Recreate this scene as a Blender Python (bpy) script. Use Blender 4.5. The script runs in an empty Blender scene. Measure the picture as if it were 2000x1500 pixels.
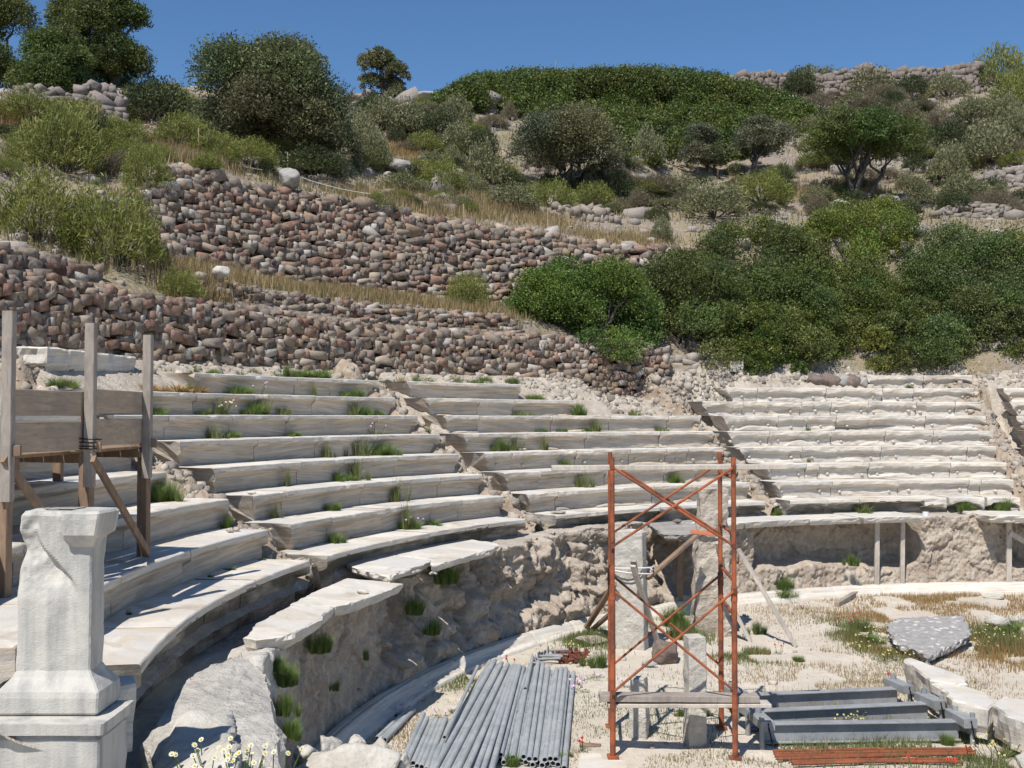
import bpy, bmesh, math, random
import numpy as np
from mathutils import Vector, Matrix

# ------------------------------------------------------------------ camera, sky, sun, exposure
sc = bpy.context.scene
COL = sc.collection
FPX, PITCH, CH = 2100.0, 0.0311, 4.2           # focal length in photo pixels, tilt, eye height over the orchestra
cam_d = bpy.data.cameras.new('camera'); cam = bpy.data.objects.new('camera', cam_d); COL.objects.link(cam)
cam_d.sensor_width = 36.0; cam_d.lens = 36.0 * FPX / 2000.0; cam_d.clip_start = 0.1; cam_d.clip_end = 2000
cam.location = (0, 0, CH); cam.rotation_euler = (math.pi / 2 + PITCH, 0, 0)
sc.camera = cam
SHX, SHY = 0.29, 0.60                          # ground shift of a shadow per metre of height
sun_el = math.atan(1 / math.hypot(SHX, SHY)); sun_az = math.atan2(-SHX, -SHY)
world = bpy.data.worlds.new('World'); sc.world = world; world.use_nodes = True
wn = world.node_tree; wn.nodes.clear()
sky = wn.nodes.new('ShaderNodeTexSky'); sky.sky_type = 'NISHITA'; sky.sun_disc = False
sky.sun_elevation = sun_el; sky.sun_rotation = sun_az % (2 * math.pi)
sky.altitude = 800; sky.air_density = 1.0; sky.dust_density = 0.0; sky.ozone_density = 4.0
hsv = wn.nodes.new('ShaderNodeHueSaturation'); hsv.inputs['Saturation'].default_value = 1.14
bg = wn.nodes.new('ShaderNodeBackground'); bg.inputs[1].default_value = 0.112
wo = wn.nodes.new('ShaderNodeOutputWorld')
wn.links.new(sky.outputs[0], hsv.inputs['Color']); wn.links.new(hsv.outputs[0], bg.inputs[0]); wn.links.new(bg.outputs[0], wo.inputs[0])
sun_d = bpy.data.lights.new('sun', 'SUN'); sun_d.energy = 5.0; sun_d.angle = math.radians(0.53); sun_d.color = (1.0, 0.955, 0.89)
sun = bpy.data.objects.new('sun', sun_d); COL.objects.link(sun)
sun.rotation_euler = Vector((SHX, SHY, -1)).to_track_quat('-Z', 'Y').to_euler(); sun.location = (-5, -15, 30)
sc.view_settings.view_transform = 'Standard'; sc.view_settings.look = 'None'
sc.view_settings.exposure = 0.12; sc.view_settings.gamma = 1.0
sc.render.engine = 'CYCLES'; sc.cycles.max_bounces = 5; sc.cycles.diffuse_bounces = 2; sc.cycles.transparent_max_bounces = 6

RNG = np.random.default_rng(7); random.seed(7)
PI = math.pi
CX, CY, R1, HR, D = 12.1924, 11.5507, 15.4556, 0.41, 0.70     # theatre centre, radius of the first row's lip, rise, depth
Z1 = CH - 2.0069

# ------------------------------------------------------------------ pixel helpers (photo pixels -> points in the place)
CP, SP = math.cos(PITCH), math.sin(PITCH)
def ray(x, y):
    u = (x - 1000) / FPX; v = (750 - y) / FPX
    return np.array([u, CP - v * SP, SP + v * CP])
def PZ(x, y, z):
    d = ray(x, y); t = (z - CH) / d[2]; return np.array([d[0] * t, d[1] * t, z])
def PR(x, y, R):
    d = ray(x, y); a = d[0] ** 2 + d[1] ** 2; b = -2 * (d[0] * CX + d[1] * CY); c = CX * CX + CY * CY - R * R
    t = (-b + math.sqrt(max(b * b - 4 * a * c, 0))) / (2 * a); p = d * t; p[2] += CH; return p
def PY(x, y, Y):
    d = ray(x, y); p = d * (Y / d[1]); p[2] += CH; return p
def proj(p):
    q = np.array(p, float) - np.array([0, 0, CH]); dep = q[1] * CP + q[2] * SP; up = -q[1] * SP + q[2] * CP
    return 1000 + FPX * q[0] / dep, 750 - FPX * up / dep
def th_of(p): return math.atan2(p[1] - CY, p[0] - CX) % (2 * PI)
def theta_x(x, R, Z):
    y = 800.
    for _ in range(8):
        p = PR(x, y, R); p[2] = Z; y = proj(p)[1]
    return th_of(p)
def pol(R, t, z=0.0): return np.array([CX + R * math.cos(t), CY + R * math.sin(t), z])
RAD = math.radians

# ------------------------------------------------------------------ noise
def _h(ix, iy, iz, s):
    h = (ix * 374761393 + iy * 668265263 + iz * 1274126177 + s * 974634521) & 0xFFFFFFFF
    h = ((h ^ (h >> 13)) * 1274126177) & 0xFFFFFFFF
    h = ((h ^ (h >> 16)) * 2246822519) & 0xFFFFFFFF
    return ((h ^ (h >> 15)) & 0xFFFF) / 32767.5 - 1
def vn(p, s=0):
    p = np.asarray(p, float); i = np.floor(p).astype(np.int64); f = p - i; u = f * f * (3 - 2 * f)
    x, y, z = i[..., 0], i[..., 1], i[..., 2]; ux, uy, uz = u[..., 0], u[..., 1], u[..., 2]
    def L(a, b, t): return a + (b - a) * t
    return L(L(L(_h(x, y, z, s), _h(x + 1, y, z, s), ux), L(_h(x, y + 1, z, s), _h(x + 1, y + 1, z, s), ux), uy),
             L(L(_h(x, y, z + 1, s), _h(x + 1, y, z + 1, s), ux), L(_h(x, y + 1, z + 1, s), _h(x + 1, y + 1, z + 1, s), ux), uy), uz)
def fbm(p, o=4, s=0, g=.5):
    p = np.asarray(p, float); a = 1.; r = 0.
    for k in range(o): r = r + a * vn(p * 2 ** k, s + k); a *= g
    return r
def n1(x, f, s=0):
    x = np.asarray(x, float); return vn(np.stack([x * f, np.full_like(x, s * 7.31 + .5), np.full_like(x, .5)], -1), s)
def sm(x, a, b):
    t = np.clip((x - a) / (b - a), 0, 1); return t * t * (3 - 2 * t)

# ------------------------------------------------------------------ mesh helpers
def link(name, me, mat, parent):
    o = bpy.data.objects.new(name, me); COL.objects.link(o)
    if mat is not None:
        for m in (mat if isinstance(mat, (list, tuple)) else [mat]): me.materials.append(m)
    if parent is not None: o.parent = parent
    return o
def tag(o, label=None, cat=None, group=None, kind=None):
    if label: o['label'] = label
    if cat: o['category'] = cat
    if group: o['group'] = group
    if kind: o['kind'] = kind
    return o
def empty(name, loc, rz=0.):
    o = bpy.data.objects.new(name, None); COL.objects.link(o); o.location = loc; o.rotation_euler = (0, 0, rz); o.empty_display_size = .1; return o
def raw_mesh(name, V, F, col=None, smooth=False):
    me = bpy.data.meshes.new(name); V = np.asarray(V, np.float32)
    if isinstance(F, np.ndarray):
        n, k = F.shape
        me.vertices.add(len(V)); me.vertices.foreach_set('co', V.ravel())
        me.loops.add(n * k); me.loops.foreach_set('vertex_index', F.astype(np.int32).ravel())
        me.polygons.add(n); me.polygons.foreach_set('loop_start', np.arange(0, n * k, k, dtype=np.int32))
        me.update(calc_edges=True)
    else:
        me.from_pydata(V.tolist(), [], F)
    if smooth: me.polygons.foreach_set('use_smooth', np.ones(len(me.polygons), bool))
    if col is not None:
        a = me.color_attributes.new('Col', 'FLOAT_COLOR', 'POINT')
        c = np.ones((len(V), 4), np.float32); c[:, :3] = col; a.data.foreach_set('color', c.ravel())
    me.update(); return me
def mk(name, V, F, mat, parent=None, col=None, smooth=False, center=True):
    """one mesh object; its origin goes to the bottom middle of the shape when it has no parent"""
    V = np.asarray(V, float); loc = None
    if center and parent is None:
        loc = np.array([V[:, 0].mean(), V[:, 1].mean(), V[:, 2].min()]); V = V - loc
    elif parent is not None:
        V = V - np.array(parent.get('_o', (0, 0, 0)))
    o = link(name, raw_mesh(name, V, F, col, smooth), mat, parent)
    if loc is not None: o.location = loc
    return o
def root(name, loc):
    """an Empty at the base of a thing; parts given in world coordinates are moved into its space"""
    o = empty(name, loc); o['_o'] = tuple(float(c) for c in loc); return o
def child(name, V, F, mat, parent, base, col=None, smooth=False):
    V = np.asarray(V, float) - np.asarray(base, float)
    return link(name, raw_mesh(name, V, F, col, smooth), mat, parent)
def merge(parts):
    Vs, Fs, o = [], [], 0
    for V, F in parts:
        Vs.append(np.asarray(V, float)); Fs += [tuple(int(i) + o for i in f) for f in F]; o += len(V)
    return np.concatenate(Vs), Fs
def grid_faces(n, m, closed_m=False):
    i, j = np.meshgrid(np.arange(n - 1), np.arange(m if closed_m else m - 1), indexing='ij'); j2 = (j + 1) % m
    return np.stack([i * m + j, (i + 1) * m + j, (i + 1) * m + j2, i * m + j2], -1).reshape(-1, 4)
def frame(d, up=(0, 0, 1)):
    d = np.asarray(d, float); d = d / np.linalg.norm(d); u = np.asarray(up, float)
    if abs(np.dot(d, u)) > .98: u = np.array([0., 1., 0.])
    r = np.cross(d, u); r /= np.linalg.norm(r); u = np.cross(r, d); return d, r, u
def bar(p0, p1, w, h, up=(0, 0, 1), n=1, rough=0., seed=0, bev=.006):
    """a sawn timber or plate between two points, w across and h along up, edges slightly bevelled"""
    p0, p1 = np.asarray(p0, float), np.asarray(p1, float); d, r, u = frame(p1 - p0, up); L = np.linalg.norm(p1 - p0)
    bev = min(bev, w * .2, h * .2); a, b = w / 2, h / 2
    sec = [(-a + bev, -b), (a - bev, -b), (a, -b + bev), (a, b - bev), (a - bev, b), (-a + bev, b), (-a, b - bev), (-a, -b + bev)]
    n = max(1, n); V = []
    for k in range(n + 1):
        c = p0 + d * L * k / n
        for x, y in sec: V.append(c + r * x + u * y)
    V = np.array(V)
    if rough: V += rough * np.stack([vn(V * 5 + 3, seed), vn(V * 5 + 9, seed + 1), vn(V * 5 + 17, seed + 2)], -1)
    F = [tuple(f) for f in grid_faces(n + 1, 8, True)[:, ::-1]] + [tuple(range(8)), tuple(range(n * 8 + 7, n * 8 - 1, -1))]
    return V, F
def tube(pts, r, k=8, cap=True, hollow=0.):
    pts = np.asarray(pts, float); rs = np.broadcast_to(np.asarray(r, float), (len(pts),)); V = []; up = None
    for i, p in enumerate(pts):
        d = pts[min(i + 1, len(pts) - 1)] - pts[max(i - 1, 0)]; d, a, b = frame(d)
        for q in range(k):
            t = 2 * PI * q / k; V.append(p + rs[i] * (a * math.cos(t) + b * math.sin(t)))
    F = [tuple(f) for f in grid_faces(len(pts), k, True)[:, ::-1]]
    if hollow:
        n0 = len(V); d, a, b = frame(pts[-1] - pts[0])
        for e, s in ((0, 1), (-1, -1)):
            c0 = len(V); base = 0 if e == 0 else (len(pts) - 1) * k
            for q in range(k):
                t = 2 * PI * q / k; V.append(pts[e] + hollow * (a * math.cos(t) + b * math.sin(t)))
            for q in range(k):
                t = 2 * PI * q / k; V.append(pts[e] + hollow * (a * math.cos(t) + b * math.sin(t)) + d * s * min(.25, .4 * np.linalg.norm(pts[-1] - pts[0])))
            for q in range(k):
                q2 = (q + 1) % k
                F.append((base + q, base + q2, c0 + q2, c0 + q)); F.append((c0 + q, c0 + q2, c0 + k + q2, c0 + k + q))
            F.append(tuple(range(c0 + k, c0 + 2 * k)))
    elif cap:
        F += [tuple(range(k)), tuple(range((len(pts) - 1) * k + k - 1, (len(pts) - 1) * k - 1, -1))]
    return np.array(V), F
_ICO = {}
def ico(n):
    if n not in _ICO:
        bm = bmesh.new(); bmesh.ops.create_icosphere(bm, subdivisions=n, radius=1.0)
        bm.verts.ensure_lookup_table()
        _ICO[n] = (np.array([v.co[:] for v in bm.verts]), np.array([[v.index for v in f.verts] for f in bm.faces])); bm.free()
    return _ICO[n]
def stone_shape(seed, n=2, planes=13, rough=.04, cut=(.55, .95)):
    """an angular stone: a ball cut by random planes, then roughened; fits a unit box of half size about 1"""
    r = np.random.default_rng(seed); V, F = ico(n)
    N = r.normal(size=(planes, 3)); N /= np.linalg.norm(N, axis=1)[:, None]; dd = r.uniform(cut[0], cut[1], planes)
    dots = V @ N.T; rad = np.where(dots > .05, dd / np.maximum(dots, .05), 9.).min(1); rad = np.minimum(rad, 1.1)
    rad = rad * (1 + rough * fbm(V * 2.3 + seed * 1.7, 3, seed % 50)); P = V * rad[:, None]
    return P / np.abs(P).max(0), F
def hull_stone(seed):
    r = np.random.default_rng(seed); cub = np.array([(x, y, z) for x in (-1, 1) for y in (-1, 1) for z in (-1, 1)], float) * r.uniform(.60, 1., (8, 3))
    mid = r.normal(size=(5, 3)); mid /= np.abs(mid).max(1)[:, None]; mid *= r.uniform(.85, 1.05, (5, 1)) * np.array([1, 1, 1]); P = np.concatenate([cub, mid * np.where(np.abs(mid) >= .99 * np.abs(mid).max(1)[:, None], 1, .55)])
    bm = bmesh.new(); vs = [bm.verts.new(p) for p in P]; res = bmesh.ops.convex_hull(bm, input=vs); dead = [v for v in bm.verts if not v.link_faces]
    for v in dead: bm.verts.remove(v)
    bmesh.ops.triangulate(bm, faces=bm.faces[:]); bm.verts.index_update(); V = np.array([v.co[:] for v in bm.verts]); F = np.array([[v.index for v in f.verts] for f in bm.faces]); bm.free(); return V / np.abs(V).max(0), F
PROTO = [hull_stone(100 + i) for i in range(60)]
def rotz(a):
    c, s = math.cos(a), math.sin(a); return np.array([[c, -s, 0], [s, c, 0], [0, 0, 1]])
def rotx(a):
    c, s = math.cos(a), math.sin(a); return np.array([[1, 0, 0], [0, c, -s], [0, s, c]])
def roty(a):
    c, s = math.cos(a), math.sin(a); return np.array([[c, 0, s], [0, 1, 0], [-s, 0, c]])

# ------------------------------------------------------------------ materials
def mat(name): 
    m = bpy.data.materials.new(name); m.use_nodes = True; nt = m.node_tree; nt.nodes.clear(); return m, nt
class NB:
    def __init__(s, name):
        s.m, s.nt = mat(name); s.out = s.n('ShaderNodeOutputMaterial'); s.b = s.n('ShaderNodeBsdfPrincipled')
        s.l(s.b.outputs[0], s.out.inputs[0]); s.b.inputs['Roughness'].default_value = .85
        s.b.inputs['Specular IOR Level'].default_value = .25
        s.geo = s.n('ShaderNodeNewGeometry'); s.pos = s.geo.outputs['Position']
    def n(s, t): return s.nt.nodes.new(t)
    def l(s, a, b): s.nt.links.new(a, b)
    def scale(s, v, sx, sy=None, sz=None):
        k = s.n('ShaderNodeMapping'); s.l(v, k.inputs[0]); k.inputs['Scale'].default_value = (sx, sx if sy is None else sy, sx if sz is None else sz); return k.outputs[0]
    def noise(s, v, sc_=1., det=4., rough=.55, dist=0.):
        k = s.n('ShaderNodeTexNoise'); s.l(v, k.inputs['Vector']); k.inputs['Scale'].default_value = sc_; k.inputs['Detail'].default_value = det
        k.inputs['Roughness'].default_value = rough; k.inputs['Distortion'].default_value = dist; return k.outputs['Fac']
    def vor(s, v, sc_=1., feat='F1'):
        k = s.n('ShaderNodeTexVoronoi'); k.feature = feat; s.l(v, k.inputs['Vector']); k.inputs['Scale'].default_value = sc_; return k.outputs['Distance']
    def ramp(s, f, stops):
        k = s.n('ShaderNodeValToRGB'); s.l(f, k.inputs[0]); e = k.color_ramp.elements
        while len(e) < len(stops): e.new(.5)
        for q, (p, c) in zip(e, stops): q.position = p; q.color = (c, c, c, 1) if not isinstance(c, tuple) else c + (1,)
        return k.outputs[0]
    def mix(s, f, a, b, mode='MIX'):
        k = s.n('ShaderNodeMix'); k.data_type = 'RGBA'; k.blend_type = mode
        for val, i in ((f, 0), (a, 6), (b, 7)):
            if isinstance(val, (int, float)): k.inputs[i].default_value = val
            elif isinstance(val, tuple): k.inputs[i].default_value = val + (1,)
            else: s.l(val, k.inputs[i])
        return k.outputs[2]
    def math(s, op, a, b=0.):
        k = s.n('ShaderNodeMath'); k.operation = op
        for val, i in ((a, 0), (b, 1)):
            if isinstance(val, (int, float)): k.inputs[i].default_value = val
            else: s.l(val, k.inputs[i])
        return k.outputs[0]
    def attr(s, n='Col'):
        k = s.n('ShaderNodeAttribute'); k.attribute_name = n; return k.outputs['Color']
    def bump(s, h, st=.5, dist=.02):
        k = s.n('ShaderNodeBump'); k.inputs['Strength'].default_value = st; k.inputs['Distance'].default_value = dist; s.l(h, k.inputs['Height']); s.l(k.outputs[0], s.b.inputs['Normal'])
    def col(s, c):
        if isinstance(c, tuple): s.b.inputs['Base Color'].default_value = c + (1,)
        else: s.l(c, s.b.inputs['Base Color'])
        return s
    def xyz(s, v):
        k = s.n('ShaderNodeSeparateXYZ'); s.l(v, k.inputs[0]); return k.outputs

def m_marble(name, base=(.70, .645, .555), grey=(.57, .54, .495), tan=(.55, .46, .34), stain=0., pit=.35):
    b = NB(name); oi = b.n('ShaderNodeObjectInfo'); rnd = oi.outputs['Random']      # every block has its own bedding: slope and offset of the veins
    x_, y_, z_ = b.xyz(b.pos); tl = b.math('MULTIPLY', b.math('SUBTRACT', rnd, .5), .16); zz = b.math('ADD', b.math('ADD', z_, b.math('MULTIPLY', b.math('ADD', x_, y_), tl)), b.math('MULTIPLY', rnd, 37.))
    cmb = b.n('ShaderNodeCombineXYZ'); b.l(x_, cmb.inputs[0]); b.l(y_, cmb.inputs[1]); b.l(zz, cmb.inputs[2]); bed = cmb.outputs[0]
    streak = b.noise(b.scale(bed, .45, .45, 8.), 1., 5, .62, 1.3)
    fine = b.noise(b.scale(bed, .9, .9, 26.), 1., 5, .65, 1.0)
    c = b.mix(b.ramp(streak, [(.44, 0.), (.56, 1.)]), base, grey)
    c = b.mix(b.ramp(fine, [(.50, 0.), (.62, .85)]), c, tan)
    c = b.mix(b.ramp(b.noise(b.scale(bed, .5, .5, 14.), 1., 5, .6, 1.6), [(.56, 0.), (.66, .7)]), c, tuple(v * .62 for v in tan))
    c = b.mix(b.math('MULTIPLY', b.math('ABSOLUTE', b.math('SUBTRACT', rnd, .5)), .45), c, (.50, .485, .465))
    blotch = b.noise(b.pos, 2.3, 5, .6)
    c = b.mix(b.ramp(blotch, [(.50, 0.), (.72, .5)]), c, (.50, .46, .40))
    spk = b.noise(b.pos, 26., 3, .6); c = b.mix(b.ramp(spk, [(.60, 0.), (.72, .35)]), c, (.36, .34, .31))
    if stain:
        sn = b.noise(b.scale(b.pos, .75, .75, 2.2), 1., 6, .66)
        c = b.mix(b.ramp(sn, [(.36, 0.), (.54, stain)]), c, (.085, .08, .066))
    b.col(c); h = b.noise(b.pos, 38., 4, .6); h2 = b.noise(b.pos, 7., 4, .6)
    b.bump(b.math('ADD', h, b.math('MULTIPLY', h2, 1.6)), pit, .02); b.b.inputs['Roughness'].default_value = .75
    return b.m
M = {}
M['marble'] = m_marble('marble')
M['marble_front_shaded'] = m_marble('marble_patina_shaded', (.54, .47, .385), (.36, .33, .295), (.40, .285, .17))  # grey brown patina, darkened further to paint in the shade on these fronts
M['marble_front_lit'] = m_marble('marble_right_fronts', (.64, .58, .50), (.50, .47, .43), (.50, .40, .28))  # lit copy of the front marble, kept pale for the sunlit right wedges
M['marble_row1'] = m_marble('marble_stained_front', (.50, .44, .37), (.38, .35, .32), (.36, .27, .18), stain=.9)
M['marble_pink'] = m_marble('marble_clean', base=(.68, .63, .55), grey=(.58, .545, .49), tan=(.55, .47, .36))
def m_pedestal():
    b = NB('grey_white_marble')
    st = b.noise(b.scale(b.pos, 7., 7., .7), 1., 4, .6); bl = b.noise(b.pos, 3.2, 5, .6)
    c = b.mix(b.ramp(st, [(.42, 0.), (.66, .8)]), (.53, .505, .455), (.29, .29, .28)); c = b.mix(b.ramp(bl, [(.5, 0.), (.7, .55)]), c, (.56, .53, .46))
    b.col(c); b.bump(b.math('ADD', b.noise(b.pos, 85., 4, .65), b.math('MULTIPLY', b.noise(b.pos, 14., 3), .8)), .5, .012); return b.m
M['pedestal'] = m_pedestal()
def m_rock(name, a, bb, c3, bumpd=.05, sc_=1.):
    b = NB(name); n = b.noise(b.scale(b.pos, sc_), 1.1, 6, .62); n2 = b.noise(b.scale(b.pos, sc_), 4.5, 5, .65); n3 = b.noise(b.pos, 21., 4, .7)
    c = b.mix(b.ramp(n, [(.38, 0.), (.64, 1.)]), a, bb); c = b.mix(b.ramp(n2, [(.47, 0.), (.66, .85)]), c, c3)
    c = b.mix(b.ramp(n3, [(.56, 0.), (.7, .4)]), c, tuple(x * .55 for x in bb)); b.col(c)
    b.bump(b.math('ADD', b.math('MULTIPLY', n2, 1.5), b.math('ADD', b.math('MULTIPLY', n3, .6), b.math('MULTIPLY', b.noise(b.pos, 60., 3), .25))), .8, bumpd); return b.m
M['podium'] = m_rock('conglomerate_rock', (.50, .42, .335), (.385, .305, .24), (.575, .51, .425), .09)
M['limestone'] = m_rock('pale_limestone', (.52, .49, .43), (.42, .385, .33), (.58, .55, .49), .03, 1.5)
M['greyrock'] = m_rock('grey_rock', (.36, .34, .31), (.27, .25, .23), (.42, .39, .35), .03, 1.5)
M['greyrock2'] = m_rock('pale_grey_bedrock', (.50, .47, .42), (.38, .355, .32), (.56, .53, .475), .06, 1.3)
M['brownrock'] = m_rock('brown_rock', (.20, .155, .13), (.15, .11, .095), (.25, .20, .165), .03, 2.)
M['earth'] = m_rock('stairway_earth', (.40, .32, .24), (.27, .20, .145), (.48, .41, .33), .06, 1.)
M['rubble'] = m_rock('pale_rubble', (.52, .455, .375), (.39, .33, .265), (.58, .52, .445), .08, 1.)
def m_lichen():
    b = NB('lichen_stone'); n = b.noise(b.pos, 9., 5, .7); v = b.vor(b.pos, 6.)
    c = b.mix(b.ramp(n, [(.40, 0.), (.6, 1.)]), (.27, .255, .24), (.36, .34, .32))
    k = b.math('ADD', b.ramp(v, [(.18, 1.), (.42, 0.)]), b.ramp(b.noise(b.pos, 15., 4), [(.5, 0.), (.66, .7)]))
    c = b.mix(b.ramp(b.math('MULTIPLY', k, b.noise(b.pos, 2.5, 3)), [(.28, 0.), (.46, .75)]), c, (.66, .645, .61)); b.col(c); b.bump(n, .6, .03); return b.m
M['lichen'] = m_lichen()
def m_wallstone():
    b = NB('dry_wall_stone'); n = b.noise(b.pos, 9., 5, .65); n2 = b.noise(b.pos, 34., 3, .6)
    c = b.mix(b.ramp(n, [(.40, .0), (.68, 1.)]), b.attr(), b.mix(.55, b.attr(), (.34, .31, .28)))
    c = b.mix(b.ramp(n2, [(.55, 0.), (.72, .5)]), c, (.10, .085, .08)); b.col(c)
    b.bump(b.math('ADD', n, b.math('MULTIPLY', n2, .5)), .7, .03); b.b.inputs['Roughness'].default_value = .9; return b.m
M['stone'] = m_wallstone()
def m_ground():
    b = NB('orchestra_soil'); n = b.noise(b.pos, .55, 6, .62); n2 = b.noise(b.pos, 5., 5, .65); n3 = b.noise(b.pos, 40., 4, .7)
    c = b.mix(b.ramp(n, [(.36, 0.), (.62, 1.)]), (.66, .59, .49), (.57, .50, .405)); c = b.mix(b.ramp(n2, [(.50, 0.), (.68, .65)]), c, (.47, .405, .32))
    c = b.mix(b.ramp(n3, [(.54, 0.), (.68, .5)]), c, (.40, .34, .265)); v = b.vor(b.pos, 16.); c = b.mix(b.ramp(v, [(.12, .6), (.24, 0.)]), c, (.66, .61, .53)); b.col(c)
    b.bump(b.math('ADD', b.math('MULTIPLY', n2, 1.6), n3), .7, .035); b.b.inputs['Roughness'].default_value = .95; return b.m
M['ground'] = m_ground()
def m_hill():
    b = NB('hillside_soil'); n = b.noise(b.pos, .33, 6, .62); n2 = b.noise(b.pos, 1.4, 6, .66); n3 = b.noise(b.pos, 8., 5, .7); v = b.vor(b.pos, 5.5)
    c = b.mix(b.ramp(n, [(.40, 0.), (.56, 1.)]), (.31, .26, .22), (.32, .26, .165)); c = b.mix(b.ramp(n2, [(.50, 0.), (.63, .8)]), c, (.185, .175, .10))
    c = b.mix(b.ramp(n3, [(.5, 0.), (.66, .7)]), c, (.245, .20, .165)); c = b.mix(b.ramp(v, [(.14, .75), (.26, 0.)]), c, (.44, .40, .36)); b.col(c)
    b.bump(b.math('ADD', n2, b.math('ADD', n3, b.math('MULTIPLY', v, -.6))), .9, .12); b.b.inputs['Roughness'].default_value = .95; return b.m
M['hill'] = m_hill()
def m_leaf(name, tr=.3):
    b = NB(name); b.col(b.attr()); b.b.inputs['Roughness'].default_value = .55; b.b.inputs['Specular IOR Level'].default_value = .3
    t = b.n('ShaderNodeBsdfTranslucent'); mx = b.n('ShaderNodeMixShader'); mx.inputs[0].default_value = tr
    b.l(b.attr(), t.inputs[0]); b.l(b.b.outputs[0], mx.inputs[1]); b.l(t.outputs[0], mx.inputs[2]); b.l(mx.outputs[0], b.out.inputs[0]); return b.m
M['leaf'] = m_leaf('leaves'); M['grass'] = m_leaf('grass_blades', .35); M['petal'] = m_leaf('petals', .25)
def m_wood(name, a, bb, dark, hor=False):
    b = NB(name); tc = b.n('ShaderNodeTexCoord'); o = b.pos
    n = b.noise(b.scale(o, 2., 2., 16.) if hor else b.scale(o, 14., 14., 5.), 1., 5, .65, .6); g = b.noise(o, 1.7, 4); k = b.noise(b.scale(o, 6., 6., 70.) if hor else b.scale(o, 60., 60., 5.), 1., 3)
    c = b.mix(b.ramp(n, [(.38, 0.), (.62, 1.)]), a, bb); c = b.mix(b.ramp(g, [(.5, 0.), (.7, .6)]), c, dark); c = b.mix(b.ramp(k, [(.56, 0.), (.7, .5)]), c, dark); b.col(c); b.bump(k, .35, .008); return b.m
M['wood_grey'] = m_wood('weathered_timber', (.36, .315, .27), (.27, .235, .205), (.17, .14, .12))
M['wood_brown'] = m_wood('brown_timber', (.30, .205, .135), (.22, .15, .105), (.11, .075, .06))
M['wood_pale'] = m_wood('pale_grey_timber', (.56, .50, .425), (.45, .40, .345), (.27, .235, .20))
M['wood_board'] = m_wood('formwork_board', (.46, .36, .26), (.35, .28, .21), (.20, .165, .14), True)
def m_metal(name, a, bb, spec=.4, rough=.6, metal=0., sc_=6.):
    b = NB(name); n = b.noise(b.pos, sc_, 5, .65); n2 = b.noise(b.pos, sc_ * 6, 4, .6)
    c = b.mix(b.ramp(n, [(.40, 0.), (.62, 1.)]), a, bb); c = b.mix(b.ramp(n2, [(.56, 0.), (.7, .5)]), c, tuple(x * .5 for x in bb)); b.col(c); b.b.inputs['Roughness'].default_value = rough; b.b.inputs['Metallic'].default_value = metal
    b.b.inputs['Specular IOR Level'].default_value = spec; b.bump(n2, .25, .004); return b.m
M['rust'] = m_metal('rusty_red_steel', (.38, .11, .044), (.145, .058, .036), .3, .8, 0., 3.2)
M['rust_dark'] = m_metal('dark_rust', (.21, .07, .038), (.13, .05, .032), .3, .8)
M['rust_pole'] = m_metal('orange_rusty_steel', (.28, .085, .038), (.17, .06, .03), .3, .75, 0., 4.)
M['galv'] = m_metal('galvanised_steel', (.48, .495, .495), (.36, .385, .395), .5, .5, .25, 3.)
M['steel'] = m_metal('grey_painted_steel', (.31, .32, .325), (.235, .245, .25), .45, .55, 0., 3.)
M['black'] = NB('dark_hole').col((.012, .012, .012)).m
M['white'] = NB('white_plastic').col((.70, .72, .72)).m
M['rope'] = NB('white_rope').col((.72, .71, .68)).m
M['orange'] = NB('orange_strap').col((.62, .20, .10)).m
M['cane'] = NB('dry_cane').col((.42, .31, .19)).m
M['bark'] = m_rock('olive_bark', (.10, .085, .07), (.065, .055, .047), (.14, .12, .10), .03, 4.)

# ------------------------------------------------------------------ the ground of the orchestra, and the land around
def zg(x, y):
    p = np.stack([x, y, np.zeros_like(x)], -1); return .035 * fbm(p * .5, 3, 5) + .018 * fbm(p * 2.3, 3, 9)
gx = np.arange(-8, 34, .07); gy = np.arange(3, 30, .07); GX, GY = np.meshgrid(gx, gy, indexing='ij')
V = np.stack([GX, GY, zg(GX, GY)], -1).reshape(-1, 3)
o = mk('ground', V, grid_faces(len(gx), len(gy)), M['ground'], smooth=True); tag(o, kind='structure')
def gz(x, y): return float(zg(np.array([x]), np.array([y]))[0])
def G(px, py, z=0.):
    """point on the orchestra floor under a photo pixel"""
    p = PZ(px, py, z); p[2] = gz(p[0], p[1]) + z; return p
gr = 500.; V = [(-gr, -gr, -.25), (gr, -gr, -.25), (gr, gr, -.25), (-gr, gr, -.25)]
o = mk('land', V, [(0, 1, 2, 3)], M['ground']); tag(o, kind='structure')

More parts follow.
